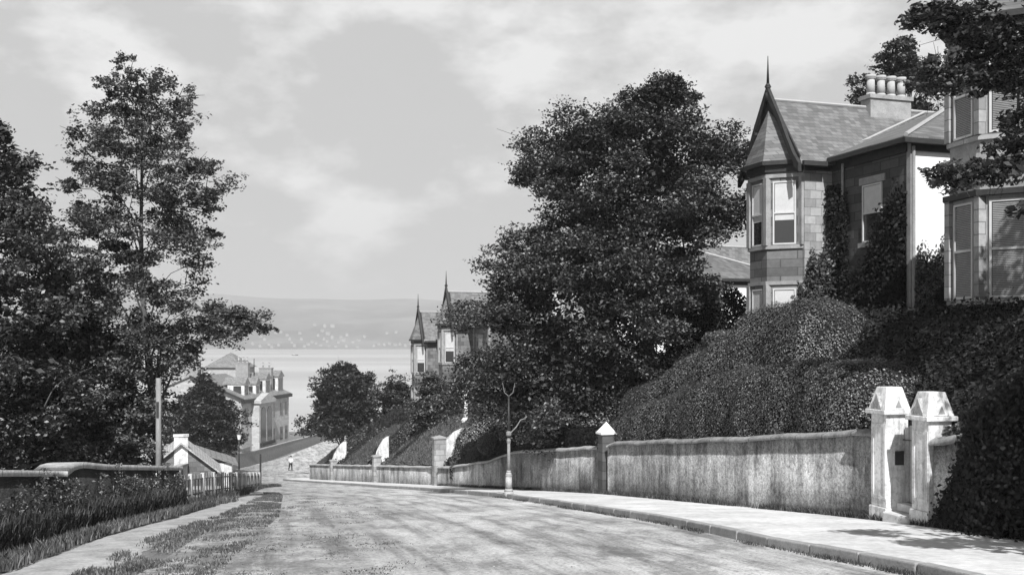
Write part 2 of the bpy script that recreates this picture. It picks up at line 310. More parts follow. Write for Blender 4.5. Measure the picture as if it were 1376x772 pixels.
# sea
mw, nt, p = base_mat('sea_water')
p.inputs['Base Color'].default_value = (.20, .20, .20, 1); p.inputs['Roughness'].default_value = .42; p.inputs['Specular IOR Level'].default_value = .5
nA = noise(nt, .02, 6, .7, sc=(1, 1, 1)); nB = noise(nt, .25, 5, .7)
setbump(nt, p, mixv(nt, nA, nB, .5), .6, 1.5)
nt.links.new(ramp(nt, noise(nt, .004, 5, .6, sc=(.3, 1, 1)), [(.35, .36), (.65, .54)]), p.inputs['Base Color'])
grid('water', [225, 300, 500, 1000, 2000, 3700], lambda y: [-4500, -1000, 0, 1000, 4500], lambda x, y: -22.0, mw)
# hills on the far shore
hm, nt, p = base_mat('far_hillside')
v1 = noise(nt, .004, 7, .65, sc=(1, .6, 1)); v2 = nd(nt, 'ShaderNodeTexVoronoi'); v2.inputs['Scale'].default_value = .006
g = nd(nt, 'ShaderNodeNewGeometry'); nt.links.new(g.outputs['Position'], v2.inputs['Vector'])
s3 = nd(nt, 'ShaderNodeSeparateColor'); nt.links.new(v2.outputs['Color'], s3.inputs[0])
nt.links.new(mixv(nt, ramp(nt, v1, [(.40, .01), (.60, .17)]), ramp(nt, s3.outputs[0], [(0, .02), (1, .22)]), .4), p.inputs['Base Color']); p.inputs['Roughness'].default_value = 1
def hz(x, y):
    f = min(1, max(0, (y - 3480) / 1900)); e = f * f * (3 - 2 * f)
    top = lerp([(-4500, 225), (-2500, 232), (-1700, 236), (-1200, 232), (-700, 226), (-300, 222), (400, 205), (1500, 190), (4500, 180)], x)
    und = 10 * sin(x * .0021 + y * .001) + 7 * sin(x * .0053 + 1 + y * .003) + 3 * sin(x * .013 + y * .004)
    if y > 5400: top *= max(.2, 1 - (y - 5400) / 1500)
    return -24 + (top + 22) * (.25 * min(1, f * 3) + .75 * e) + und * min(1, f * 2)
grid('hills', list(np.arange(3440, 4000, 60)) + list(np.arange(4000, 6300, 140)), lambda y: list(np.arange(-4500, 4501, 90)), hz, hm)

# ------------------------------------------------------------------ foliage
def tree(name, label, cat, trunk, outline, d, depth=.9, nb=70, br=.8, leaves=40000, lsize=.14, mat='leafB', bark='bark', group=None, trunk_r=.2, ztop=None,
         lean=0, airy=None, squash=.62, limbs=True, world=False, fill=0, extra=None, fillr=.78, boughs=None):
    """outline rows (row, left, right) in photo pixels at distance d -> real metres; depth: crown depth relative to width"""
    if world: O = sorted(outline)
    else: O = sorted([((HZ - r) / F * d, (l - CX) / F * d, (rr - CX) / F * d) for r, l, rr in outline])
    zz = [o[0] for o in O]; ll = [o[1] for o in O]; rr = [o[2] for o in O]
    root = empty(name, trunk, label, cat, group)
    z0, z1 = zz[0], zz[-1]; wid = np.array(rr) - np.array(ll)
    C = []; tries = 0
    while len(C) < nb and tries < 20000:
        tries += 1; z = rng.uniform(z0, z1); l = np.interp(z, zz, ll); r = np.interp(z, zz, rr); w = (r - l) / 2
        if rng.uniform() > .25 + w / (wid.max() / 2) * .75: continue
        a = rng.uniform(0, 2 * pi); q = sqrt(rng.uniform()) ; q = q ** .75
        e = br * rng.choice([.15, .45, .6])
        x = (l + r) / 2 + max(.05, w - e) * q * cos(a); y = d + max(.05, w * depth - e) * q * sin(a)
        c = np.array((x, y, min(z, z1 - e * .4)))
        mind = br * (.75 if tries < 6000 else .4)
        if any(np.linalg.norm(c - k) < mind for k in C): continue
        C.append(c)
    if boughs: C += [np.array(e) for e in boughs]
    if extra: C += [np.array(e) for e in extra]
    C = np.array(C); nC = len(C) - (len(extra) if extra else 0)
    # limbs
    tx, ty, tz = trunk; top = np.array([np.interp(z1 * .85 + z0 * .15, zz, (np.array(ll) + rr) / 2), d, z1 * .85 + z0 * .15]); base = np.array(trunk, float)
    mb = MB(); nseg = 9; tp = []
    for i in range(nseg + 1):
        f = i / nseg; q = base * (1 - f) + top * f + np.array([sin(f * 5 + tx) * .18 * min(1, f * 3), cos(f * 4) * .15 * f, 0]); tp.append(q)
    tr = [trunk_r * (1 - .82 * i / nseg) * (1.35 if i == 0 else 1) for i in range(nseg + 1)]
    for i in range(nseg): mb.tube(tp[i], tp[i + 1], tr[i], tr[i + 1], 9)
    mb.build('trunk', MT[bark], root, True)
    if limbs:
        mb = MB()
        if extra:
            X = C[nC:]
            for c in X:
                cand = [q for q in X if q[0] > c[0] + .12]
                tgt = min(cand, key=lambda q: np.linalg.norm(q - c)) if cand else np.array([c[0] + 1.6, c[1] + .3, c[2] + .5])
                md = (c + tgt) / 2 + rng.normal(size=3) * .05; r_ = .012 + .006 * max(0, c[0] - X[:, 0].min())
                mb.tube(c, md, r_ * .8, r_, 5); mb.tube(md, tgt, r_, r_ * 1.15, 5)
                for _ in range(4): mb.tube(c, c + rng.normal(size=3) * .22, .007, .003, 4)
            for q in ((8.6, 4.8), (8.6, 3.0)): mb.tube((q[0], 17.2, q[1]), (trunk[0] - .2, 16.6, q[1] - 1.0), .05, .12, 7)
        for c in C[:nC]:
            fz = (c[2] - base[2]) / max(.1, top[2] - base[2]); hd = np.linalg.norm(c[:2] - top[:2]); f = min(.97, max(.12, fz - .12 - hd * .05)); k = f * nseg; i = int(k); st = tp[i] * (1 - (k - i)) + tp[min(i + 1, nseg)] * (k - i)
            hc = np.hypot(*(c[:2] - tp[min(nseg, int(f * nseg))][:2])); hs_ = np.hypot(C[:nC, 0] - top[0] * .6 - base[0] * .4, C[:nC, 1] - d); ok = (hs_ < np.hypot(c[0] - top[0] * .6 - base[0] * .4, c[1] - d) - .25) & (C[:nC, 2] < c[2] + .15)
            dd_ = np.linalg.norm(C[:nC] - c, axis=1); dd_[~ok] = 1e9; ni = int(np.argmin(dd_))
            if hc > br * 1.6 and dd_[ni] < np.linalg.norm(st - c) * .8: st = C[ni]; r0 = max(.012, trunk_r * .10)
            else: r0 = max(.02, trunk_r * (1 - f) * .34 + .012)
            mid = (st + c) / 2 + np.array([0, 0, .04 * hc]) + rng.normal(size=3) * .07
            mb.tube(st, mid, r0, r0 * .75, 5); mb.tube(mid, c, r0 * .75, .010, 5)
            for _ in range(3):
                e = c + rng.normal(size=3) * br * .5 * np.array([1, 1, .7]); mb.tube(mid * .35 + c * .65, e, .014, .005, 4)
        mb.build('limbs', MT[bark], root, True)
    # leaves in sprays round each bough
    per = leaves // len(C); P = []
    ax = np.array([C[:, 0].mean(), C[:, 1].mean(), 0])
    for ci, c in enumerate(C):
        k = per if ci < nC else int(per * .8)
        if airy is not None: k = int(per * np.interp(c[2], airy[0], airy[1]))
        sub = max(3, int(k / 24)); rad = br * (rng.uniform(.55, 1.2) if ci < nC else .5); od = c - ax - np.array([0, 0, (z0 + z1) * .45]); od /= np.linalg.norm(od) + 1e-6
        sd = rng.normal(size=(sub, 3)); sd /= np.linalg.norm(sd, axis=1)[:, None]; sc = c + sd * (rad * rng.uniform(.3, 1, (sub, 1)) ** .6) * np.array([1, 1, squash]) + od * rad * (rng.uniform(0, 1, (sub, 1)) ** 3) * .55
        idx = rng.integers(0, sub, k); P.append(sc[idx] + rng.normal(size=(k, 3)) * rad * .17 * np.array([1.2, 1.2, .6]))
    P = np.concatenate(P); V, Q = leafmesh(P, lsize); npmesh('crown', V, Q, MT[mat], root)
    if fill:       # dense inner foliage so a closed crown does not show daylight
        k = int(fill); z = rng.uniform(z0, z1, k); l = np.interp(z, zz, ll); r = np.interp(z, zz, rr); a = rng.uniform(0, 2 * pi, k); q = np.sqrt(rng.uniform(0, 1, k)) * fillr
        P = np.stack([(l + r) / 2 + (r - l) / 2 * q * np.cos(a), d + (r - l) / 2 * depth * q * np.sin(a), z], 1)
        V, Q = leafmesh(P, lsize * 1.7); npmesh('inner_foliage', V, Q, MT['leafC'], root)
    return root
def loft(rows):
    """rows: (x,y,zbase,ztop,halfwidth, dirx,diry) cross-sections -> closed surface verts, quads"""
    n = 13; V = []
    for (x, y, zb, zt, hw, dx, dy) in rows:
        for i in range(n):
            a = pi * i / (n - 1); c, s_ = cos(a), sin(a); ex = .5
            u = hw * (abs(c) ** ex) * (1 if c > 0 else -1); h = zb + (zt - zb) * (s_ ** ex)
            V.append((x + dx * u, y + dy * u, h))
    Q = [(j * n + i, j * n + i + 1, (j + 1) * n + i + 1, (j + 1) * n + i) for j in range(len(rows) - 1) for i in range(n - 1)]
    return np.array(V), np.array(Q)
def sample(V, Q, N):
    a, b, c, e = V[Q[:, 0]], V[Q[:, 1]], V[Q[:, 2]], V[Q[:, 3]]
    ar = np.linalg.norm(np.cross(c - a, e - b), axis=1) / 2; idx = rng.choice(len(Q), N, p=ar / ar.sum())
    u = rng.uniform(size=(N, 1)); v = rng.uniform(size=(N, 1))
    P = (a[idx] * (1 - u) + b[idx] * u) * (1 - v) + (e[idx] * (1 - u) + c[idx] * u) * v
    nn = np.cross(c - a, e - b)[idx]; nn /= np.linalg.norm(nn, axis=1)[:, None] + 1e-9
    return P, nn, ar.sum()
def hedge(name, label, cat, pts, hw, mat='leafH', lsize=.07, dens=500, rough=.07, group=None, endr=True):
    """pts: (x,y,zbase,ztop) along the hedge"""
    P = np.array(pts, float); seg = np.linalg.norm(np.diff(P[:, :2], axis=0), axis=1); cum = np.concatenate([[0], np.cumsum(seg)]); T = cum[-1]
    k = max(8, int(T / .35)); rows = []
    for j in range(k + 1):
        s_ = T * j / k; x, y, zb, zt = (np.interp(s_, cum, P[:, c]) for c in range(4)); e = min(s_, T - s_); f = 1.
        if endr: f = sqrt(max(.02, 1 - max(0, 1 - e / (hw * .9)) ** 2))
        x2, y2 = np.interp(min(T, s_ + .1), cum, P[:, 0]), np.interp(min(T, s_ + .1), cum, P[:, 1]); x1, y1 = np.interp(max(0, s_ - .1), cum, P[:, 0]), np.interp(max(0, s_ - .1), cum, P[:, 1])
        dx, dy = x2 - x1, y2 - y1; L = sqrt(dx * dx + dy * dy); w = hw * (1 + .1 * sin(s_ * 1.9) + .06 * sin(s_ * 4.7))
        rows.append((x, y, zb, zb + (zt - zb) * (.35 + .65 * f) * (1 + .035 * sin(s_ * 2.3 + 1) + .02 * sin(s_ * 6)), w * f, dy / L, -dx / L))
    V, Q = loft(rows); root = empty(name, (P[0, 0], P[0, 1], P[0, 2]), label, cat, group)
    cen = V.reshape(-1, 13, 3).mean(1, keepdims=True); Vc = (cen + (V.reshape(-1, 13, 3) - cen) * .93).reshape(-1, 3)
    npmesh('dark_core', Vc, Q, MT['core'], root, True)  # solid near-black core behind the leaf layer
    S, N, A = sample(V, Q, 10); n = int(A * dens); S, N, A = sample(V, Q, n)
    cc = np.repeat(cen.reshape(-1, 3)[:, None], 1, 1).reshape(-1, 3); 
    mid = V.mean(0); near = np.argmin(((S[:, None, :2] - cen.reshape(1, -1, 3)[:, :, :2]) ** 2).sum(2), axis=1) if n < 200000 else np.zeros(n, int)
    out = S - cen.reshape(-1, 3)[near]; sg = np.sign((out * N).sum(1))[:, None]; sg[sg == 0] = 1; N = N * sg
    off = (np.sin(S[:, 0] * 7) * np.cos(S[:, 1] * 6.1) * np.sin(S[:, 2] * 8)) * rough * .6 + rng.normal(size=n) * rough * .55
    S = S + N * off[:, None]; V2, Q2 = leafmesh(S, lsize, N=N + np.array([0, 0, .25]), spread=.42); npmesh('foliage', V2, Q2, MT[mat], root); return root
def cover(name, P, N, size, mat, label, cat, kind=None, parent=None):
    V, Q = leafmesh(P, size, N=N); o = npmesh(name, V, Q, MT[mat], parent)
    if parent is None: tag(o, label, cat, None, kind)
    return o
def shrub(name, label, c, r, n, mat='leafB', lsize=.09, group=None, sq=(1, 1, .8), cat='shrub', lumps=5):
    root = empty(name, (c[0], c[1], c[2] - r * sq[2]), label, cat, group); P = []; N = []
    for k in range(lumps):
        o = np.array(c) + (rng.normal(size=3) * r * .38 * np.array(sq) if k else 0); rr = r * (rng.uniform(.45, .75) if lumps > 1 else 1)
        d_ = rng.normal(size=(n // lumps, 3)); d_ /= np.linalg.norm(d_, axis=1)[:, None]; P.append(o + d_ * rr * (1 - np.abs(rng.normal(size=(len(d_), 1))) * .15) * np.array(sq)); N.append(d_)
    V, Q = leafmesh(np.concatenate(P), lsize, N=np.concatenate(N), spread=1.1); npmesh('foliage', V, Q, MT[mat], root)
    mb = MB(); mb.tube((c[0], c[1], c[2] - r * sq[2]), c, r * .07 + .02, r * .03, 6)
    for k in range(5):
        e = np.array(c) + rng.normal(size=3) * r * .4; mb.tube((c[0], c[1], c[2] - r * sq[2] * .7), e, r * .03 + .01, .01, 5)
    mb.build('stem', MT['bark'], root); return root
def blades(name, P, h, mat, label=None, cat='grass', w=.012):
    n = len(P); a = rng.uniform(0, 2 * pi, n); H = h * rng.uniform(.4, 1.25, n); lean = rng.normal(size=(n, 2)) * .24 * H[:, None]
    wd = np.stack([np.cos(a), np.sin(a), np.zeros(n)], 1) * w; top = P + np.column_stack([lean, H]); midp = P + np.column_stack([lean * .3, H * .55])
    V = np.stack([P - wd, P + wd, midp + wd * .7, top, midp - wd * .7], 1).reshape(-1, 3); Q = np.arange(5 * n).reshape(-1, 5)
    o = npmesh(name, V, Q, MT[mat]); tag(o, label, cat, None, 'stuff'); return o

# ------------------------------------------------------------------ boundary walls and gate piers
def wallrun(name, label, y0, y1, side, xf, zf, th, mat, cop, coph=.13, over=.05, group=None, step=.6, flat=False):
    """wall following x=xf(y) on the roadside face; side +1 body to the right, -1 to the left"""
    root = empty(name, (xf(y0), y0, ZR(y0)), label, 'wall', group); ys = list(np.arange(y0, y1, step)) + [y1]
    if ys[-1] - ys[-2] < .05: ys.pop(-2)
    def strip(o0, o1, zl, zh, nm, mt, bev=0, rnd=False):
        V = []; prof = 6 if rnd else 4
        for y in ys:
            dx = (xf(min(y1, y + .3)) - xf(max(y0, y - .3))); dy = min(y1, y + .3) - max(y0, y - .3); L = sqrt(dx * dx + dy * dy); nx, ny = dy / L * side, -dx / L * side
            zz0, zz1 = zl(y), zh(y)
            if rnd: pr = [(o0, zz0), (o0, zz0 + (zz1 - zz0) * .45), (o0 + (o1 - o0) * .25, zz1 * .9 + zz0 * .1), (o0 + (o1 - o0) * .75, zz1 * .9 + zz0 * .1), (o1, zz0 + (zz1 - zz0) * .45), (o1, zz0)]
            else: pr = [(o0, zz0), (o0, zz1), (o1, zz1), (o1, zz0)]
            for o_, z in pr: V.append((xf(y) + nx * o_, y + ny * o_, z))
        k = prof; Q = [(j * k + i, j * k + (i + 1) % k, (j + 1) * k + (i + 1) % k, (j + 1) * k + i) for j in range(len(ys) - 1) for i in range(k)]
        if k == 4: Q += [(0, 1, 2, 3), tuple(len(V) - 4 + i for i in (3, 2, 1, 0))]
        else: Q += [(0, 1, 4, 5), (1, 2, 3, 4)] + [tuple(len(V) - 6 + i for i in q) for q in ((5, 4, 1, 0), (4, 3, 2, 1))]
        return npmesh(nm, np.array(V), np.array(Q), mt, root)
    strip(0, th, lambda y: ZR(y) - .4, lambda y: zf(y) - coph, 'wall_face', mat)
    strip(-over, th + over, lambda y: zf(y) - coph + .002, zf, 'coping', cop, rnd=not flat)
    return root
wob = lambda y: .012 * sin(y * 2.1) + .01 * sin(y * 5.3)
wallrun('garden_wall', 'streaked roughcast garden wall with stone coping between the dark pier and the white gate piers', 18.42, 31.62, 1, XW, lambda y: HW(y) + wob(y), .34, MT['wall'], MT['dcoping'])
wallrun('garden_wall', 'stained roughcast garden wall behind the lamp post, left of the dark pier with pyramid cap', 32.35, 52.6, 1, XW, lambda y: HW(y) + wob(y), .34, MT['wall'], MT['coping'])
wallrun('garden_wall', 'shaded roughcast wall with curved rising coping right of the white gate piers, at the right edge', 4, 16.84, 1, XW, lambda y: HW(y), .36, MT['wall'], MT['dcoping'], coph=.16, over=.08)
wallrun('garden_wall', 'low pale wall below the mown slope between the tall gate pier and the middle gate pier', 53.9, 66.3, 1, XW, lambda y: HW(y) + wob(y), .32, MT['wall'], MT['coping'])
wallrun('garden_wall', 'low dark-stained wall between the two small gate piers of the lower gardens', 67.3, 80.0, 1, XW, lambda y: HW(y) + wob(y), .32, MT['wall'], MT['coping'])
wallrun('garden_wall', 'short light wall at the street corner at the far end of the lower gardens', 81.0, 90.0, 1, XW, lambda y: HW(y) + wob(y), .32, MT['wall'], MT['coping'])
m = MB(); m.prism([(-17.48, 90.02), (-16.2, 91.0), (-4, 91.3), (-4, 91.0), (-16.0, 90.7), (-17.2, 89.8)], -12.4, -10.6)
o = m.build('corner_wall', MT['wall']); tag(o, 'return of the garden wall round the corner into the side street', 'wall')
def wallfr(y):
    dx = XW(y + .5) - XW(y - .5); return Fr((XW(y), y, ZR(y)), dx, 1)
def bigpier(y, label, plate=False, h=2.0):
    f = wallfr(y); root = empty('gate_pier', f(0, 0, 0), label, 'gate pier', 'white gate piers')
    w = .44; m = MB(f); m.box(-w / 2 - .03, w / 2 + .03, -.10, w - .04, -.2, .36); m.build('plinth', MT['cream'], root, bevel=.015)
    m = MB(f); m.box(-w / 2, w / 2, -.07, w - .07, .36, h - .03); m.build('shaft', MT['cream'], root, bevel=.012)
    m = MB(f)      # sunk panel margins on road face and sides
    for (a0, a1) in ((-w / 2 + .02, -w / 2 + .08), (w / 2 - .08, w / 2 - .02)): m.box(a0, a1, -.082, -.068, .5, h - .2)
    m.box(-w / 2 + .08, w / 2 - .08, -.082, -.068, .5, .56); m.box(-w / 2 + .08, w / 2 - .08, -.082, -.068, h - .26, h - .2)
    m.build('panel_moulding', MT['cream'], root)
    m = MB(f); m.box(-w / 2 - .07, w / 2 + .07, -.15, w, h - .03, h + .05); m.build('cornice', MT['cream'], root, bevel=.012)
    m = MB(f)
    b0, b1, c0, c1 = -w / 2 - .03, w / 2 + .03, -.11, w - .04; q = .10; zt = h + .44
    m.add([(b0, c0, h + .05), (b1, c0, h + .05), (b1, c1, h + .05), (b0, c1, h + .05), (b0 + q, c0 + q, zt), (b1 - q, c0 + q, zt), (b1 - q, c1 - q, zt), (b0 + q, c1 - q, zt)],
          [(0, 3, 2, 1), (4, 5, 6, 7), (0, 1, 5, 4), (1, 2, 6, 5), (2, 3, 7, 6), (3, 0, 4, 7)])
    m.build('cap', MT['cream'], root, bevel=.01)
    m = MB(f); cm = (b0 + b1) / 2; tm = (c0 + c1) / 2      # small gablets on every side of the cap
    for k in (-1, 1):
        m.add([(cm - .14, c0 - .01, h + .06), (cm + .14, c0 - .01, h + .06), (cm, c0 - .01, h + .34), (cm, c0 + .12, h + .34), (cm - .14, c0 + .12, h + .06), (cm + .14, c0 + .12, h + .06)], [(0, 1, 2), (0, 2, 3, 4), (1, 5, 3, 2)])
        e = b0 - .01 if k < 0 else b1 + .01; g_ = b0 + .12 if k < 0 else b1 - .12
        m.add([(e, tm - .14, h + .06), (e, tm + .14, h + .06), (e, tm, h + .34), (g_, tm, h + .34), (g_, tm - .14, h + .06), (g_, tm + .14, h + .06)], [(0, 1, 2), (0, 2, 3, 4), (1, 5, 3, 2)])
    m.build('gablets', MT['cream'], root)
    for k in (-1, 1):
        m = MB(f); e = b0 - .014 if k < 0 else b1 + .014; m.add([(e, tm - .06, h + .09), (e, tm + .06, h + .09), (e, tm, h + .22), (e - k * .004, tm - .06, h + .09), (e - k * .004, tm + .06, h + .09), (e - k * .004, tm, h + .22)], [(0, 1, 2), (3, 5, 4)]); m.build('cap_recess', MT['kerb'], root)
    m = MB(f); m.add([(cm - .06, c0 - .014, h + .09), (cm + .06, c0 - .014, h + .09), (cm, c0 - .014, h + .22)], [(0, 1, 2)]); m.build('cap_recess', MT['kerb'], root)
    if plate:
        m = MB(f); m.box(-w / 2 - .03, -w / 2 - .002, .10, .26, 1.1, 1.34); m.build('letter_box', MT['iron'], root)
        m = MB(f); m.box(-w / 2 - .018, -w / 2 - .001, .27, .37, 1.12, 1.28); m.box(-w / 2 - .018, -w / 2 - .001, .3, .38, .9, 1.06); m.build('name_plate', MT['white'], root)
    return root
bigpier(18.18, 'white gate pier with a dark letter box on its side, left of the two', True)
bigpier(17.08, 'white gabled gate pier beside the shaded wall, right of the two', h=1.86)
f = wallfr(17.63); root = empty('gate_step', f(0, 0, 0), 'worn pale stone step between the two white gate piers', 'step')
m = MB(f); m.box(-.34, .34, -.16, .5, -.1, .26); m.build('tread', MT['pave'], root, bevel=.02)
m = MB(f); m.box(-.34, .34, .12, .5, .26, .40); m.build('riser', MT['pave'], root, bevel=.02)
f = wallfr(17.63); root = empty('garden_gate', f(.5, .4, .28), 'grey boarded garden gate set back in the gap between the white piers', 'gate')
m = MB(f)
for k in range(5): m.box(-.32 + k * .13, -.21 + k * .13, .27, .30, .42, 1.7 + .04 * (k % 2))
m.box(-.33, .33, .30, .33, .6, .68); m.box(-.33, .33, .30, .33, 1.4, 1.48); m.build('gate_leaf', MT['trim'], root)
m = MB(f); m.box(-.37, -.33, .24, .34, .4, 1.8); m.build('gate_post', MT['dtrim'], root)
def pier(y, w, h, label, cap=True, mat='midstone', capm='white', grp=None, capw=.0, caph=.32):
    f = wallfr(y); root = empty('gate_pier', f(0, 0, 0), label, 'gate pier', grp)
    m = MB(f); m.box(-w / 2, w / 2, -.1, w - .1, -.3, h); m.build('shaft', MT[mat], root, bevel=.012)
    m = MB(f); e = .05 + capw; m.box(-w / 2 - e, w / 2 + e, -.1 - e, w - .1 + e, h, h + .06)
    c = (-w / 2 - e + .02, w / 2 + e - .02, -.1 - e + .02, w - .1 + e - .02); zm = h + .06 + caph
    m.add([(c[0], c[2], h + .06), (c[1], c[2], h + .06), (c[1], c[3], h + .06), (c[0], c[3], h + .06), (0, w / 2 - .1, zm)], [(0, 3, 2, 1), (0, 1, 4), (1, 2, 4), (2, 3, 4), (3, 0, 4)])
    m.build('cap', MT[capm], root); return root
pier(32.0, .40, 1.95, 'slim dark stone pier with a white pyramid cap halfway along the roadside wall', mat='darkstone')
pier(53.2, .62, 2.5, 'tallest stained gate pier at the foot of the widest white stair wall', mat='palestone', capm='kerb', caph=.12)
pier(66.8, .48, 1.75, 'middle stone gate pier of the lower gardens, below a white stair wall', mat='palestone', capm='kerb', caph=.1)
pier(80.5, .48, 1.6, 'small stone gate pier farthest down the lower gardens', mat='palestone', capm='kerb', caph=.1)
for y, t1, zl, zh, lab in ((54.3, 1.9, 1.25, 1.55, 'broad bright white stair wall on the bank right of the lower gardens'), (67.6, 1.15, 1.25, 1.5, 'middle white stair wall between dark hedges in the lower gardens'), (81.4, 1.35, 1.3, 1.5, 'small white stair wall nearest the street corner in the lower gardens')):
    f = wallfr(y); root = empty('garden_stair', f(0, 0, 0), lab, 'stair', 'white garden stairs')
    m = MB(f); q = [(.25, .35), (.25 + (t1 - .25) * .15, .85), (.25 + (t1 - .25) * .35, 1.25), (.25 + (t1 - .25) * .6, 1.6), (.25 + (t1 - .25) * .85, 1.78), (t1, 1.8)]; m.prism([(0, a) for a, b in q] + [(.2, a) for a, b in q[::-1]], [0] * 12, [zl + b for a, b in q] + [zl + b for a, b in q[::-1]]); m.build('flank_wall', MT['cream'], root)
    m = MB(f)
    for k in range(14): m.box(-1.0, 0.0, .25 + k * .3, .25 + (k + 1) * .3 + .02, 0, .3 + k * .27)
    m.build('treads', MT['kerb'], root)
# left boundary wall
LW = [(3, -5.8), (14.1, -6.93), (25.3, -8.05)]
def XLW(y): return lerp(LW, y)
wallrun('field_wall', 'low stone wall overgrown with grass along the left of the path, lower coping, nearest part', 3, 16.7, -1, XLW, lambda y: lerp([(3, -.55), (14.1, -1.72), (16.7, -2.06)], y), .4, MT['rubble'], MT['lcoping'], coph=.09, over=.07, flat=True)
wallrun('field_wall', 'overgrown stone wall with raised curved coping ending at the picket fence', 16.72, 25.2, -1, XLW, lambda y: lerp([(16.7, -2.04), (17.0, -1.99), (17.5, -2.0), (19, -2.22), (25.3, -3.0)], y), .4, MT['rubble'], MT['lcoping'], coph=.10, over=.07, step=.3, flat=True)
# picket fence
def fence(name, label, pts, h, ph, bay=2.4, mat='picket', gap=.2, sag=0, cat='fence', group=None):
    root = empty(name, (pts[0][0], pts[0][1], ZR(pts[0][1])), label, cat, group); P = np.array(pts, float); seg = np.linalg.norm(np.diff(P, axis=0), axis=1); cum = np.concatenate([[0], np.cumsum(seg)]); T = cum[-1]
    n = max(1, int(round(T / bay)))
    def pt(s_): x = np.interp(s_, cum, P[:, 0]); y = np.interp(s_, cum, P[:, 1]); return np.array([x, y, ZR(y)])
    for k in range(n + 1):
        q = pt(T * k / n); m = MB(); m.box(q[0] - .05, q[0] + .05, q[1] - .05, q[1] + .05, q[2] - .2, q[2] + h + .04); m.build('post', MT[mat], root)
    for k in range(n):
        a = pt(T * k / n); b = pt(T * (k + 1) / n); m = MB(); up = np.array([0, 0, 1.])
        for zz in (h * .3, h * .85): m.tube(a + up * zz, b + up * zz, .022, .022, 4)
        np_ = int(np.linalg.norm(b - a) / gap)
        for i in range(np_):
            q = a + (b - a) * (i + .5) / np_; hh = h * random.uniform(.97, 1.04); j = random.uniform(-.01, .01)
            m.box(q[0] - .011, q[0] + .011, q[1] - .035 + j, q[1] + .035 + j, q[2] + .05, q[2] + hh)
        m.build('picket_panel', MT['dpicket'], root)  # picket colour darkened to stand for their shadow side
    return root
fence('picket_fence', 'low pale picket fence from the end of the overgrown wall to the tall post', [(-8.2, 25.4), (-10.2, 38), (-13.1, 54)], .74, .8, gap=.55, mat='picket')
fence('picket_fence', 'second pale picket fence behind, running down to the white garden walls', [(-15.5, 46), (-18.5, 58), (-24.5, 84)], .95, .9, gap=.5)
m = MB(); q = at(350, 655, 55); m.cone(q[0], q[1], ZR(55) - .3, ZR(55) + 1.75, .055, .045, 8); o = m.build('marker_post', MT['dtrim']); tag(o, 'thin dark post at the far end of the near picket fence', 'post')

# ------------------------------------------------------------------ villas
def facet_window(fr, root, p0, p1, z0, z1, blind=0, sash=True, proud=.05, deep=.06, slats=False, m_frame=None):
    """window on the vertical face p0->p1 (local u,t); outward normal to the left of travel p0->p1"""
    (u0, t0), (u1, t1) = p0, p1; L = sqrt((u1 - u0) ** 2 + (t1 - t0) ** 2); du, dt = (u1 - u0) / L, (t1 - t0) / L; nu, nt_ = dt, -du
    def g(a, b, c): return fr(u0 + du * a + nu * b, t0 + dt * a + nt_ * b, c)
    m = MB(g); s = .05
    m.box(0, s, .002, proud, z0, z1); m.box(L - s, L, .002, proud, z0, z1); m.box(s, L - s, .002, proud, z1 - s, z1); m.box(s, L - s, .002, proud, z0, z0 + s)
    if sash: zm = (z0 + z1) / 2; m.box(s, L - s, .004, proud + .01, zm - .025, zm + .025)
    if L > 1.1: m.box(L / 2 - .03, L / 2 + .03, .004, proud + .005, z0 + s, z1 - s)
    w = m.build('window', m_frame or MT['pwood'], root)
    m = MB(g); m.box(s, L - s, .001, .016, z0 + s, z1 - s); m.build('pane', MT['glass'], w)
    if blind:
        m = MB(g); zb = z1 - s - (z1 - z0 - 2 * s) * blind
        if slats:
            z = zb
            while z < z1 - s - .03: m.box(s + .02, L - s - .02, .017, .028, z, z + .024); z += .04
        else: m.box(s + .02, L - s - .02, .017, .024, zb, z1 - s - .01)
        m.build('blind', MT['blind' if slats else 'pblind'], w)
    return w
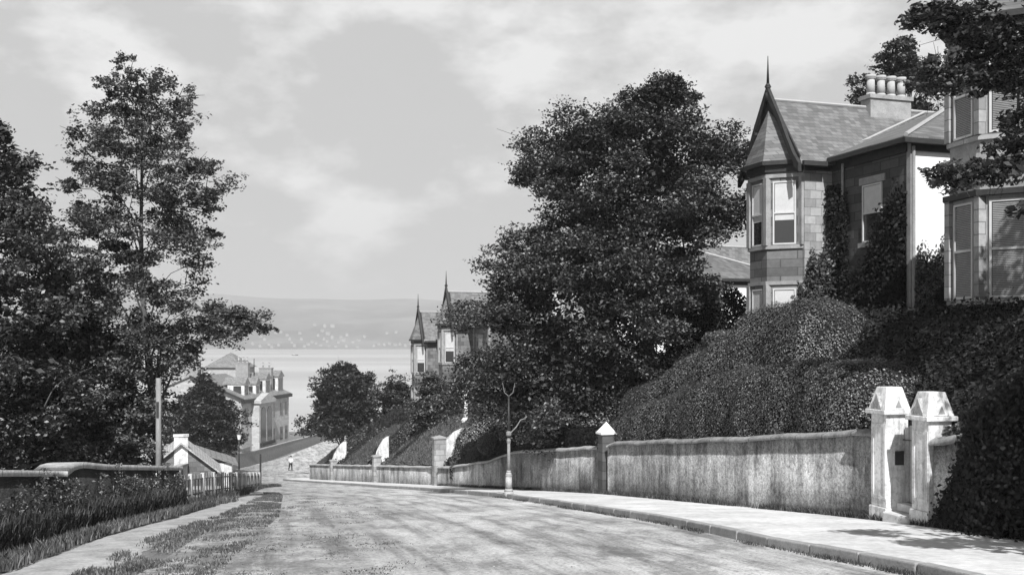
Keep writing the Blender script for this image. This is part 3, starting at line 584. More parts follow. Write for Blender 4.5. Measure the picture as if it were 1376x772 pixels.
def canted(fr, root, c0, c1, proj, cut, z0, ze, floors, wallm, trimm, roofh, backt=0.0, blind=(.9, .9), slats=False, roofm=None, apt=.25):
    """canted bay on face t=0 projecting to t=-proj between u=c0..c1"""
    poly = [(c0, backt + .3), (c0, 0), (c0 + cut, -proj), (c1 - cut, -proj), (c1, 0), (c1, backt + .3)]
    def off(e): return [(c0 - e * .9, backt + .3), (c0 - e * .9, -.0), (c0 + cut - e * .45, -proj - e), (c1 - cut + e * .45, -proj - e), (c1 + e * .9, 0), (c1 + e * .9, backt + .3)]
    m = MB(fr); m.prism(poly, z0, ze); m.build('bay_wall', wallm, root)
    for zb in [z for fl in floors for z in (fl[0] - .14, fl[1] + .12)]:
        m = MB(fr); m.prism(off(.07), zb, zb + .12); m.build('band_course', trimm, root)
    for (w0, w1), b in zip(floors, blind):
        for a, c in ((poly[1], poly[2]), (poly[2], poly[3]), (poly[3], poly[4])):
            L = sqrt((c[0] - a[0]) ** 2 + (c[1] - a[1]) ** 2); k = min(.30, .2 / L) if L > .8 else .16
            A = (a[0] + (c[0] - a[0]) * k, a[1] + (c[1] - a[1]) * k); B = (a[0] + (c[0] - a[0]) * (1 - k), a[1] + (c[1] - a[1]) * (1 - k))
            facet_window(fr, root, A, B, w0, w1, b, slats=slats)
            # pilaster trim at both edges of the facet, set proud
        for q in poly[1:5]:
            x, y, _ = fr(q[0], q[1], 0); m = MB(fr); m.box(q[0] - .09, q[0] + .09, q[1] - .09, q[1] + .09, w0 - .02, w1 + .12); m.build('mullion', trimm, root)
    m = MB(fr); m.prism(off(.10), ze - .22, ze); m.prism(off(.24), ze + .002, ze + .14); m.build('cornice', MT['dtrim'], root)
    ap = ((c0 + c1) / 2, apt); o_ = off(.2); n = len(o_); m = MB(fr)
    m.add([(a, b, ze + .142) for a, b in o_] + [(ap[0], ap[1], ze + roofh)], [tuple(range(n))[::-1]] + [(i, (i + 1) % n, n) for i in range(n)])
    m.build('bay_roof', roofm or MT['slate'], root)
def chimney(fr, root, u, t, z0, z1, lu, lt, pots, ph=.75):
    m = MB(fr); m.box(u - lu / 2, u + lu / 2, t - lt / 2, t + lt / 2, z0, z1); m.box(u - lu / 2 - .06, u + lu / 2 + .06, t - lt / 2 - .06, t + lt / 2 + .06, z1 + .001, z1 + .14); ch = m.build('chimney', MT['trim'], root)
    for k in range(pots):
        tt = t - lt / 2 + lt * (k + .5) / pots; q = fr(u, tt, z1 + .13); m = MB(); m.lathe(q[0], q[1], [(.19, q[2]), (.15, q[2] + .12), (.135, q[2] + ph * .8), (.185, q[2] + ph * .84), (.185, q[2] + ph), (.12, q[2] + ph + .01)], 12); m.build('chimney_pot', MT['pot'], ch, True)
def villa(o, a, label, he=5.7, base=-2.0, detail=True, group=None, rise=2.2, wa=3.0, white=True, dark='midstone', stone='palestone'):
    fr = Fr(o, *a); root = empty('villa', o, label, 'house', group); S = MT['slate']
    tB, wB, lB = 1.05, 10.4, 3.75
    m = MB(fr); m.box(0, wa, 0, 13, base, he); n0 = 0
    m.add([(0.002, 0, he), (wa - .002, 0, he), (wa / 2, 0, he + rise - .12), (0.002, .3, he), (wa - .002, .3, he), (wa / 2, .3, he + rise - .12)], [(0, 1, 2), (3, 5, 4), (0, 2, 5, 3), (1, 4, 5, 2)])
    m.build('wall', MT[stone], root)
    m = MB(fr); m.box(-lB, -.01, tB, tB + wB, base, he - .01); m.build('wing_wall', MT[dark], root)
    if white: m = MB(fr); m.box(-lB - .12, -lB - .003, tB + .14, tB + wB, base, he - .06); m.build('harled_side_wall', MT['white'], root)
    m = MB(fr); m.box(-lB - .16, -lB + .02, tB - .03, tB + .137, base, he - .02); m.build('quoin_strip', MT['trim'], root)
    # roofs
    ov = .32; sl = rise / (wa / 2); m = MB(fr); zr_ = he + rise; e0 = he - ov * sl * .6
    hs = rise / (wa / 2)
    m.slab([(-ov, -.35, he + .04 - ov * hs * .3), (wa / 2, -.35, zr_ + .04), (wa / 2, 14, zr_ + .04), (-ov, 14, he + .04 - ov * hs * .3)], .10)
    m.slab([(wa / 2, -.35, zr_ + .043), (wa + ov, -.35, he + .04 - ov * hs * .3), (wa + ov, 14, he + .04 - ov * hs * .3), (wa / 2, 14, zr_ + .043)], .10)
    m.build('roof', S, root)
    tR = tB + wB / 2; hy = .5; zb = he + .07
    m = MB(fr); m.slab([(-lB - ov, tB - ov, zb), (hy, tR, zr_ + .06), (wa / 2, tR, zr_ + .06), (wa / 2 - .1, tB - ov, zb)], .09)
    m.slab([(-lB - ov, tB - ov, zb + .002), (-lB - ov, tB + wB + ov, zb + .002), (hy, tR, zr_ + .062)], .09)
    m.slab([(-lB - ov, tB + wB + ov, zb), (wa / 2, tB + wB + ov, zb), (wa / 2, tR, zr_ + .06), (hy, tR, zr_ + .06)], .09)
    m.build('wing_roof', S, root)
    m = MB(fr); m.tube((-lB - ov, tB - ov, zb + .03), (hy, tR, zr_ + .1), .07, .07, 6); m.tube((hy, tR, zr_ + .1), (-lB - ov, tB + wB + ov, zb + .03), .07, .07, 6)
    m.tube((wa / 2, -.3, zr_ + .08), (wa / 2, 14, zr_ + .08), .06, .06, 6); m.build('ridge_tiles', MT['lead'], root)
    m = MB(fr); m.tube((-.05, tB - .25, zb + .02), (wa / 2 - .05, tR - .3, zr_ + .06), .05, .05, 6); m.build('valley_lead', MT['lead'], root)
    m = MB(fr); g = .14
    m.box(-lB - ov - .05, -.34, tB - ov - .12, tB - ov + .02, zb - .2, zb - .06); m.box(-lB - ov - .12, -lB - ov + .02, tB - ov - .12, tB + wB + ov, zb - .21, zb - .07)
    m.box(-lB - .14, -lB + .0, tB - .06, tB + wB, he - .5, he - .3) if False else None
    m.box(-ov - .12, -ov + .03, -.3, tB - ov - .13, he - .25, he - .1); m.build('gutter', MT['dtrim'], root)
    m = MB(fr); m.box(-lB - .02, -.02, tB - .08, tB - .003, he - .34, he - .05); m.box(-lB - .17, -lB - .125, tB, tB + wB, he - .32, he - .05); m.box(-.07, -.003, 0, tB - .1, he - .34, he - .05); m.build('eaves_board', MT['dtrim'], root)
    # gable bargeboards sweeping up to a finial
    m = MB(fr)
    for k in (0, 1):
        pts = [(-.40, -.25), (-.12, .05), (.25, .62), (.75, 1.5), (wa / 2, rise + .45)]
        for (u0, z0_), (u1, z1_) in zip(pts, pts[1:]):
            a0 = u0 if k == 0 else wa - u0; a1 = u1 if k == 0 else wa - u1; z0_ *= rise / 2.2; z1_ *= rise / 2.2
            m.add([(a0, -.50, he + z0_ - .22), (a1, -.50, he + z1_ - .30), (a1, -.50, he + z1_ + .08), (a0, -.50, he + z0_ + .06), (a0, -.38, he + z0_ - .22), (a1, -.38, he + z1_ - .30), (a1, -.38, he + z1_ + .08), (a0, -.38, he + z0_ + .06)],
                  [(0, 1, 2, 3), (4, 7, 6, 5), (0, 4, 5, 1), (1, 5, 6, 2), (2, 6, 7, 3), (3, 7, 4, 0)])
    m.build('bargeboard', MT['dtrim'], root)
    m = MB(fr); m.add([(-.3, -.36, he + .02), (wa + .3, -.36, he + .02), (wa / 2, -.36, zr_ + .2), (.05, -.05, he + .2), (wa - .05, -.05, he + .2), (wa / 2, -.05, zr_ - .05)], [(0, 1, 2), (3, 5, 4), (0, 3, 4, 1), (1, 4, 5, 2), (2, 5, 3, 0)]); m.build('gable_boarding', MT['dtrim'], root)
    q = fr(wa / 2, -.44, zr_); m = MB(); m.lathe(q[0], q[1], [(.09, q[2] + .0), (.10, q[2] + .3), (.06, q[2] + .42), (.12, q[2] + .5), (.05, q[2] + .62), (.012, q[2] + 1.55)], 8); m.build('finial', MT['dtrim'], root, True)
    # turret bay under the gable
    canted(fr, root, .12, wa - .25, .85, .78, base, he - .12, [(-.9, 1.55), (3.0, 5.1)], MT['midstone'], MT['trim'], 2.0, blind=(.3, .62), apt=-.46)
    # windows on the wing and the return wall
    for (u0, z0_, z1_) in ((-2.6, 2.9, 4.7), (-2.6, -.4, 1.5)):
        facet_window(fr, root, (u0, tB), (u0 + .95, tB), z0_, z1_, .5)
        m = MB(fr); m.box(u0 - .15, u0 + 1.1, tB - .05, tB + .01, z1_ + .02, z1_ + .24); m.build('lintel', MT['trim'], root); m = MB(fr); m.box(u0 - .12, u0 + 1.07, tB - .12, tB + .01, z0_ - .16, z0_ - .01); m.build('sill', MT['trim'], root)
    m = MB(fr); q0 = fr(-.5, tB - .1, 0); m.tube((-.7, tB - .08, he - .2), (-.7, tB - .08, base), .045, .045, 8); m.tube((-lB - .2, tB + .05, he - .2), (-lB - .2, tB + .05, base), .05, .05, 8); m.build('downpipe', MT['trim'], root)
    chimney(fr, root, wa / 2, 4.35, he + rise - 1.2, he + rise + .35, .55, 1.7, 4)
    return fr
AX = (-.31, .95)
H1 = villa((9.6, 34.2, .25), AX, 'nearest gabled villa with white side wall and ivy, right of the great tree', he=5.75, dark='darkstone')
villa((3.1, 57, -2.3), AX, 'villa mostly hidden behind the great tree, white wall showing beside the turret', he=5.7)
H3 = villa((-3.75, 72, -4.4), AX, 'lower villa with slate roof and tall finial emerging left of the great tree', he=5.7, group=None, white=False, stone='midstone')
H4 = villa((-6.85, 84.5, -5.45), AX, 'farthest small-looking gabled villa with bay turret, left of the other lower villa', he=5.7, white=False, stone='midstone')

# house at the right edge with big canted bay and venetian blinds
O = (11.78, 24.2, .75); fr = Fr(O, -.2, .98); root = empty('bay_house', O, 'tall pale house with canted bay and venetian blinds at the right edge', 'house')
m = MB(fr); m.box(-4.2, 1.1, 0, 10, -2, 6.4); m.build('wall', MT['trim'], root)
canted(fr, root, -1.75, 1.95, 1.35, 1.3, -2, 6.45, [(.25, 2.45), (3.95, 5.9)], MT['trim'], MT['palestone'], 1.3, blind=(1.0, 1.0), slats=True)
m = MB(fr); m.prism([(-2.0, .3), (-1.9, -.05), (-.52, -1.5), (.72, -1.5), (2.1, -.05), (2.2, .3)], 3.3, 3.5); m.build('string_course', MT['trim'], root)
m = MB(fr); m.prism([(-2.0, .3), (-1.9, -.05), (-.52, -1.5), (.72, -1.5), (2.1, -.05), (2.2, .3)], 2.55, 2.68); m.build('window_hood', MT['dtrim'], root)
m = MB(fr); m.slab([(-4.7, -.5, 6.5), (1.6, -.5, 6.5), (-.6, 4, 9), (-2.2, 4, 9)], .12); m.slab([(1.6, -.5, 6.5), (1.6, 10, 6.5), (-.6, 8, 9), (-.6, 4, 9)], .12); m.slab([(-4.7, -.5, 6.5), (-2.2, 4, 9), (-2.2, 8, 9), (-4.7, 10, 6.5)], .12); m.build('roof', MT['slate'], root)

# ------------------------------------------------------------------ lamp post (lantern missing) and other posts
q = (-.10, 31.9); z = ZR(31.9) + .1; root = empty('lamp_post', (q[0], q[1], z), 'old lamp post without lantern, white lower shaft, at the pavement corner', 'lamp post')
m = MB(); m.lathe(q[0], q[1], [(.15, z - .1), (.14, z + .1), (.11, z + .18), (.095, z + .55), (.11, z + .6), (.07, z + .68), (.065, z + .74)], 14); m.build('base', MT['wiron'], root, True)
m = MB(); m.lathe(q[0], q[1], [(.055, z + .7), (.045, z + 1.55), (.065, z + 1.6), (.065, z + 1.68), (.038, z + 1.72)], 12); m.build('lower_shaft', MT['giron'], root, True)
m = MB(); m.lathe(q[0], q[1], [(.036, z + 1.7), (.026, z + 2.95), (.045, z + 2.98), (.02, z + 3.04)], 10); m.build('upper_shaft', MT['iron'], root, True)
m = MB(); 
for sx in (-1, 1): m.tube((q[0], q[1], z + 3.0), (q[0] + sx * .13, q[1], z + 3.12), .012, .010, 6); m.tube((q[0] + sx * .13, q[1], z + 3.12), (q[0] + sx * .19, q[1], z + 3.42), .010, .008, 6)
m.build('lantern_bracket', MT['giron'], root)
m = MB(); m.tube((q[0] + .02, q[1], z + 1.85), (q[0] + .22, q[1], z + 2.05), .02, .018, 6); m.tube((q[0] + .22, q[1], z + 2.05), (q[0] + .36, q[1], z + 2.28), .018, .016, 6); m.tube((q[0] + .36, q[1], z + 2.28), (q[0] + .52, q[1], z + 2.33), .016, .014, 6)
m.lathe(q[0], q[1], [(.04, z + 1.78), (.08, z + 1.82), (.08, z + 1.9), (.04, z + 1.94)], 10); m.build('ladder_arm', MT['giron'], root)
# lamp further down on the left
x, y = -26.2, 100; z = ZR(y); root = empty('lamp_post', (x, y, z), 'tall dark lamp post with pale lantern standing down the hill left of the road', 'lamp post')
m = MB(); m.lathe(x, y, [(.16, z - .2), (.12, z + .7), (.07, z + .8), (.055, z + 3.6)], 10); m.build('shaft', MT['iron'], root, True)
m = MB(); m.lathe(x, y, [(.12, z + 3.6), (.24, z + 4.1)], 6); m.build('lantern', MT['white'], root)
m = MB(); m.lathe(x, y, [(.28, z + 4.1), (.1, z + 4.35), (.03, z + 4.5)], 6); m.build('lantern_roof', MT['iron'], root)
# telegraph pole
x, y, z0_ = at(213, 640, 26.5); root = empty('telegraph_pole', (x, y, ZR(y)), 'pale wooden telegraph pole rising into the left tree', 'pole')
m = MB(); m.cone(x, y, ZR(y) - .4, -.9, .075, .065, 12); m.build('pole', MT['pole'], root, True)
m = MB(); m.box(x - .03, x + .03, y - .085, y - .06, -1.9, -1.5); m.build('iron_step', MT['iron'], root)
# white garden urn post
x, y, _ = at(626, 0, 60); root = empty('garden_post', (x, y, -6.2), 'slender white garden post with ball top in front of the lower villa', 'post')
m = MB(); m.lathe(x, y, [(.28, -6.2), (.26, -4.5), (.3, -4.45), (.14, -4.3), (.10, -3.3), (.16, -3.2), (.16, -3.1), (.07, -3.0)], 12); m.build('shaft', MT['white'], root, True)
m = MB(); m.lathe(x, y, [(.06, -3.0), (.17, -2.9), (.22, -2.75), (.17, -2.6), (.02, -2.5)], 12); m.build('ball', MT['white'], root, True)

# ------------------------------------------------------------------ left: garden walls, cottage, mansion, lower wall
def seg_wall(name, pts, label, mat='white', th=.35, cop='coping'):
    """pts: x,y,ztop"""
    root = empty(name, (pts[0][0], pts[0][1], ZR(pts[0][1])), label, 'wall'); m = MB(); c = MB()
    for (x0, y0, z0), (x1, y1, z1) in zip(pts, pts[1:]):
        L = sqrt((x1 - x0) ** 2 + (y1 - y0) ** 2); nx, ny = (y1 - y0) / L, -(x1 - x0) / L
        n = max(1, int(L / 4))
        for k in range(n):
            f0, f1 = k / n, (k + 1) / n; a = (x0 + (x1 - x0) * f0, y0 + (y1 - y0) * f0, z0 + (z1 - z0) * f0); b = (x0 + (x1 - x0) * f1, y0 + (y1 - y0) * f1, z0 + (z1 - z0) * f1)
            m.prism([(a[0], a[1]), (b[0], b[1]), (b[0] - nx * th, b[1] - ny * th), (a[0] - nx * th, a[1] - ny * th)], [ZR(a[1]) - 1, ZR(b[1]) - 1, ZR(b[1]) - 1, ZR(a[1]) - 1], [a[2], b[2], b[2], a[2]])
            e = .05; c.prism([(a[0] + nx * e, a[1] + ny * e), (b[0] + nx * e, b[1] + ny * e), (b[0] - nx * (th + e), b[1] - ny * (th + e)), (a[0] - nx * (th + e), a[1] - ny * (th + e))], [q + .003 for q in (a[2], b[2], b[2], a[2])], [q + .12 for q in (a[2], b[2], b[2], a[2])])
    m.build('wall_face', MT[mat], root); c.build('coping', MT[cop], root); return root
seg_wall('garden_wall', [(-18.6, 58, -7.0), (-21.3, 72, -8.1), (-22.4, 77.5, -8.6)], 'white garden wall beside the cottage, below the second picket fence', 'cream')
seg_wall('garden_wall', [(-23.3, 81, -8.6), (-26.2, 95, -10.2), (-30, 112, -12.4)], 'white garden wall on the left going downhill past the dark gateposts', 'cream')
for (x, y, lab) in ((-22.6, 78.2, 'dark gatepost against the white wall, nearer of the two down the left side'), (-23.3, 80.6, 'white-capped gatepost beside the dark gatepost down the left side')):
    root = empty('gatepost', (x, y, ZR(y)), lab, 'gatepost'); dk = 'nearer' in lab
    m = MB(); m.box(x - .28, x + .28, y - .28, y + .28, ZR(y) - .2, ZR(y) + 2.1); m.build('shaft', MT['darkstone' if dk else 'cream'], root, bevel=.02)
    m = MB(); m.box(x - .36, x + .36, y - .36, y + .36, ZR(y) + 2.1, ZR(y) + 2.28); m.build('cap', MT['darkstone' if dk else 'cream'], root, bevel=.02)
seg_wall('lower_wall', [(-36.4, 118, ZR(118) + 1.3), (-37.2, 150, ZR(150) + 1.3), (-38.0, 180, ZR(180) + 1.2), (-37, 215, ZR(215) + 1.2), (-33, 240, ZR(240) + 1.2)], 'long grey boundary wall descending the far end of the street to the shore', 'trim')
def gabled(name, fr, root, L, W, h, rise, wallm, roofm, ov=.3, base=-1.5):
    m = MB(fr); m.box(0, L, 0, W, base, h); m.add([(0, .002, h), (0, W - .002, h), (0, W / 2, h + rise - .1), (L, .002, h), (L, W - .002, h), (L, W / 2, h + rise - .1)], [(0, 1, 2), (3, 5, 4), (0, 2, 5, 3), (1, 4, 5, 2)]); m.build('wall', wallm, root)
    m = MB(fr); s = rise / (W / 2); m.slab([(-ov, -ov, h - ov * s + .06), (L + ov, -ov, h - ov * s + .06), (L + ov, W / 2, h + rise + .06), (-ov, W / 2, h + rise + .06)], .1)
    m.slab([(-ov, W / 2, h + rise + .063), (L + ov, W / 2, h + rise + .063), (L + ov, W + ov, h - ov * s + .06), (-ov, W + ov, h - ov * s + .06)], .1); m.build('roof', roofm, root)
fr = Fr((-21.9, 62, -8.95), -.3, .95); root = empty('cottage', (-20.9, 62, -8.6), 'low cottage with grey roof and white chimney gable beside the telegraph pole', 'cottage')
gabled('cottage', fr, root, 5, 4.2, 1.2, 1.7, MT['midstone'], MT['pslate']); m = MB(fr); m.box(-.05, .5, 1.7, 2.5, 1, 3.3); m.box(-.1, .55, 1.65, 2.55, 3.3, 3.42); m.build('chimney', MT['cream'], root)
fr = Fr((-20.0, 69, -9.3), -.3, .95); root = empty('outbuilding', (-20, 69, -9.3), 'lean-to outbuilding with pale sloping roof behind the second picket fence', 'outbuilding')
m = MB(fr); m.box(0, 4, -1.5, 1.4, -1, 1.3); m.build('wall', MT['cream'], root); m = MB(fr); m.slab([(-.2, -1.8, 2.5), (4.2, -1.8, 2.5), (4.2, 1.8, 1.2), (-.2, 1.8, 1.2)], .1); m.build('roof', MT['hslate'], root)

# mansion by the shore
O = (-42.8, 165, -17.9); fr = Fr(O, 2.8, 22); root = empty('mansion', O, 'pale stone mansion with dormers, chimneys and tall arched windows by the shore', 'mansion')
S = MT['hsand']; L, W, h, rs = 22, 17, 9.0, 3.6
m = MB(fr); m.box(0, L, -W, 0, -2, h); m.add([(0, -W, h), (0, -.002, h), (0, -W / 2, h + rs - .2), (L, -W, h), (L, -.002, h), (L, -W / 2, h + rs - .2)], [(0, 1, 2), (3, 5, 4), (0, 2, 5, 3), (1, 4, 5, 2)]); m.build('wall', S, root)
m = MB(fr); m.slab([(-.3, .35, h - .1), (L + .3, .35, h - .1), (L + .3, -W / 2, h + rs), (-.3, -W / 2, h + rs)], .15); m.slab([(-.3, -W / 2, h + rs + .004), (L + .3, -W / 2, h + rs + .004), (L + .3, -W - .3, h - .1), (-.3, -W - .3, h - .1)], .15); m.build('roof', MT['hslate'], root)
m = MB(fr); m.box(-.4, -.15, .0, .5, h - .7, h - .1); m.box(-.14, L + .4, .02, .55, h - .75, h - .2); m.build('cornice', MT['dtrim'], root)
m = MB(fr); m.slab([(-.5, .45, h - .05), (-.5, -W / 2, h + rs + .1), (-.1, -W / 2, h + rs + .1), (-.1, .45, h - .05)], .3); m.build('verge_board', MT['dtrim'], root)
for u, w, hh in ((3, 2.0, 1.9), (8, 1.8, 1.7), (12.5, 2.4, 2.4), (18.5, 2.8, 2.6)):
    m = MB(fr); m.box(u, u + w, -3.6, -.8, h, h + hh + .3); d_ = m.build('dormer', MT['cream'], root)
    m = MB(fr); m.add([(u - .2, -.6, h + hh + .3), (u + w + .2, -.6, h + hh + .3), (u + w / 2, -.6, h + hh + 1.4), (u - .2, -4.4, h + hh + .3), (u + w + .2, -4.4, h + hh + .3), (u + w / 2, -4.4, h + hh + 1.4)], [(0, 1, 2), (3, 5, 4), (0, 2, 5, 3), (1, 4, 5, 2), (0, 3, 4, 1)]); m.build('dormer_roof', MT['hslate'], d_)
    m = MB(fr); m.box(u + .4, u + w - .4, -.8, -.74, h + .5, h + hh); m.box(u - .05, u - .001, -2.6, -1.3, h + .5, h + hh); m.build('pane', MT['glass'], d_)
# projecting bay with pediment and two tall arched windows
m = MB(fr); m.box(4.2, 10.6, .01, 1.3, -2, h - 1.0); m.box(3.9, 10.9, .02, 1.7, h - .98, h - .5); m.add([(3.9, 1.7, h - .49), (10.9, 1.7, h - .49), (7.4, 1.7, h + .6), (3.9, .5, h - .49), (10.9, .5, h - .49), (7.4, .5, h + .6)], [(0, 1, 2), (3, 5, 4), (0, 2, 5, 3), (1, 4, 5, 2)]); m.build('projecting_bay', S, root)
def archwin(fr, root, u0, u1, t, z0, z1, axis=0):
    m = MB(fr); n = 8; r = (u1 - u0) / 2; c = (u0 + u1) / 2; P = [(u0, z0), (u1, z0)] + [(c + r * cos(pi * i / n), z1 - r + r * sin(pi * i / n)) for i in range(n + 1)]
    if axis == 0: vs = [(a, t, b) for a, b in P] + [(a, t + .08, b) for a, b in P]
    else: vs = [(t, a, b) for a, b in P] + [(t - .08, a, b) for a, b in P]
    k = len(P); m.add(vs, [tuple(range(k)), tuple(range(k, 2 * k))[::-1]] + [(i, (i + 1) % k, k + (i + 1) % k, k + i) for i in range(k)]); m.build('window', MT['glass'], root)
archwin(fr, root, 4.9, 7.0, 1.3, 1.8, 7.4); archwin(fr, root, 7.8, 9.9, 1.3, 1.8, 7.4)
m = MB(fr); m.box(4.5, 10.3, 1.31, 1.8, 1.2, 1.6); m.build('balcony', MT['dtrim'], root)
for u in (1.2, 13.5, 17.5, 20):
    for zz in (1.0, 5.2):
        m = MB(fr); m.box(u, u + 1.2, .005, .06, zz, zz + 2.2); m.build('window', MT['glass'], root)
m = MB(fr); m.box(-.06, -.003, -3.2, -2.2, 5.0, 6.8); m.box(-.055, -.002, -8, -7, 5.0, 6.8); m.build('window', MT['glass'], root)
for (u, t, z1, pots) in ((.6, -W / 2, h + rs + 2.2, 3), (11, -4.2, h + 5.4, 3), (16.6, -2.2, h + 4.4, 2)): chimney(fr, root, u, t, h + .5, z1, 1.0, 2.2, pots, 1.0)
m = MB(fr); m.box(14, 21, -12, -6, h, h + 4.6); m.build('tower_wall', S, root)
m = MB(fr); m.add([(13.6, -12.4, h + 4.6), (21.4, -12.4, h + 4.6), (21.4, -5.6, h + 4.6), (13.6, -5.6, h + 4.6), (17.5, -9, h + 7.2)], [(0, 3, 2, 1), (0, 1, 4), (1, 2, 4), (2, 3, 4), (3, 0, 4)]); m.build('tower_roof', MT['hslate'], root)
for u, t in ((1.5, -7.5), (13, -3)): m = MB(fr); m.tube((u, t, h + 2), (u, t, h + 6.2), .12, .06, 6); m.build('flagpole', MT['iron'], root)
# hipped pavilion in front of the mansion
x, y = -38.6, 146; root = empty('pavilion', (x, y, ZR(y)), 'small hipped-roof lodge in front of the mansion', 'lodge')
m = MB(); m.box(x - 2.4, x + 1.3, y - 2.4, y + 2.4, ZR(y) - .5, -14.5); m.build('wall', S, root)
m = MB(); m.add([(x - 2.9, y - 2.9, -14.6), (x + 1.7, y - 2.9, -14.6), (x + 1.7, y + 2.9, -14.6), (x - 2.9, y + 2.9, -14.6), (x - .6, y - .6, -12.6), (x - .6, y + .6, -12.6)], [(0, 3, 2, 1), (0, 1, 4), (1, 2, 5, 4), (2, 3, 5), (3, 0, 4, 5)]); m.build('roof', MT['hslate'], root)

# ------------------------------------------------------------------ trees
tree('broadleaf_tree', 'tall airy tree with pale limbs behind the overgrown left wall', 'tree', (-10.4, 31, -5.2),
     [(84, 150, 195), (105, 135, 225), (135, 110, 262), (165, 105, 268), (195, 88, 280), (225, 82, 318), (260, 78, 322), (300, 60, 312), (345, 50, 300), (385, 30, 295), (415, 20, 345), (440, 0, 352), (465, -10, 285), (500, -10, 255), (540, -10, 228), (580, 0, 228), (622, 0, 225)],
     31, depth=.8, nb=250, br=.5, leaves=98000, lsize=.105, mat='leafA', bark='bark', trunk_r=.14, boughs=[at(px, r, 31 + dd) for px, r, dd in ((300, 432, 0), (315, 428, .2), (330, 436, -.2), (345, 428, 0), (352, 440, .1), (290, 415, .4), (305, 445, -.5), (318, 418, -.3))], airy=[(-4, 1.9, 4, 8.5), (1.9, 1.35, .85, .62)][0] and ([-4, 0, 2, 4, 8.5], [1.5, 1.3, 1.1, .95, .85]))
tree('broadleaf_tree', 'dark bushy tree cut by the left edge of the photo', 'tree', (-14.4, 27, -4.8),
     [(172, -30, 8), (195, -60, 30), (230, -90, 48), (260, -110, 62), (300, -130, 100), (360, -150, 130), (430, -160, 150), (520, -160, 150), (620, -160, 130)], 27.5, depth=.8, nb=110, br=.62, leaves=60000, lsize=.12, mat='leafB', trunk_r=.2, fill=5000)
tree('broadleaf_tree', 'low dense tree filling the gap under the tall airy tree, behind the left wall', 'tree', (-12.2, 29.5, -5),
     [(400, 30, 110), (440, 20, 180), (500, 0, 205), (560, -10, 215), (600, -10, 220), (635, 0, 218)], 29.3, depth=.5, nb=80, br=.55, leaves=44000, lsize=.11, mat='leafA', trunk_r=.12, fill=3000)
tree('broadleaf_tree', 'great dark spreading tree on the bank left of the nearest gabled villa', 'tree', (5.0, 37.5, -1.4),
     [(104, 885, 922), (122, 840, 940), (145, 815, 935), (162, 765, 930), (182, 702, 965), (205, 692, 1010), (250, 695, 1020), (280, 708, 1050), (305, 702, 1045), (335, 655, 970), (365, 612, 960), (400, 600, 955), (440, 598, 950), (480, 600, 940), (520, 598, 920), (555, 618, 905), (580, 690, 850)],
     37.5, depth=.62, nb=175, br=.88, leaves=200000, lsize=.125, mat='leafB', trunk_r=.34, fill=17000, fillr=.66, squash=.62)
tree('evergreen_tree', 'dark rounded evergreen in front of the mansion', 'tree', (-35.5, 118, -15.2),
     [(512, 268, 285), (524, 252, 302), (542, 236, 314), (560, 224, 326), (580, 215, 330), (600, 222, 322), (618, 235, 312)], 118, depth=.8, nb=60, br=1.5, leaves=26000, lsize=.34, mat='leafC', trunk_r=.35, fill=8000)
tree('broadleaf_tree', 'round dark tree against the sea at the street corner, left of the lower villas', 'tree', (-19, 114, -14.4),
     [(492, 452, 478), (505, 432, 496), (520, 418, 512), (540, 412, 518), (560, 410, 520), (582, 414, 515)], 112, depth=.9, nb=60, br=1.3, leaves=26000, lsize=.3, mat='leafC', trunk_r=.3, fill=8000)
tree('broadleaf_tree', 'lower bushy tree just right of the round tree, below the farthest villa', 'tree', (-9.5, 88, -8),
     [(514, 520, 545), (528, 508, 570), (548, 504, 588), (570, 505, 592), (590, 515, 590)], 88, depth=.8, nb=50, br=1.0, leaves=20000, lsize=.22, mat='leafB', trunk_r=.2, fill=5000)
tree('broadleaf_tree', 'dark shrubby tree in front of the two lower villas', 'tree', (-4.8, 66, -5.6),
     [(508, 566, 590), (525, 560, 615), (545, 556, 632), (565, 560, 632), (585, 570, 625)], 66, depth=.7, nb=50, br=.75, leaves=20000, lsize=.17, mat='leafB', trunk_r=.15, fill=5000)
# the trees at the right foreground, mostly out of frame, whose branches cross the sky and shade the bank
tree('overhanging_tree', 'leafy tree reaching in from the top right corner over the bay house', 'tree', (13.6, 16.5, .3),
     [(.8, 11.5, 16), (1.8, 9.4, 17), (3.0, 8.2, 17.5), (4.2, 7.9, 18), (5.4, 7.6, 18), (6.6, 8.0, 18), (8.0, 9.6, 17), (9.2, 11.5, 15)], 16.5, depth=.72, nb=150, br=.6, leaves=90000, lsize=.10, mat='leafB', trunk_r=.3, world=True, fill=3000,
     extra=[at(px, r, 17 + dd) for px, r, dd in ((1252, 18, 0), (1268, 30, .3), (1275, 10, 0), (1295, 22, .2), (1290, 45, .4), (1315, 15, .3), (1318, 45, .1), (1310, 70, .3), (1340, 30, .5), (1345, 62, .2), (1365, 45, .2), (1335, 92, .3), (1360, 85, .2),
            (1262, 92, .2), (1285, 85, .4), (1282, 108, .2), (1302, 100, .3), (1325, 112, .4), (1365, 112, .4), (1345, 108, .3), (1256, 112, .1), (1240, 26, .1),
            (1268, 232, .1), (1288, 240, .2), (1306, 228, .3), (1338, 222, .2), (1350, 240, .2), (1365, 215, .3), (1352, 195, .2), (1368, 185, .3), (1368, 160, .4))])
tree('broadleaf_tree', 'tree rising behind the chimney pots of the nearest gabled villa', 'tree', (20.5, 50, 1.5), [(58, 1195, 1232), (75, 1168, 1250), (95, 1142, 1262), (118, 1136, 1270), (145, 1140, 1290), (200, 1150, 1300)], 50, depth=.8, nb=46, br=.75, leaves=20000, lsize=.2, mat='leafB', trunk_r=.25)
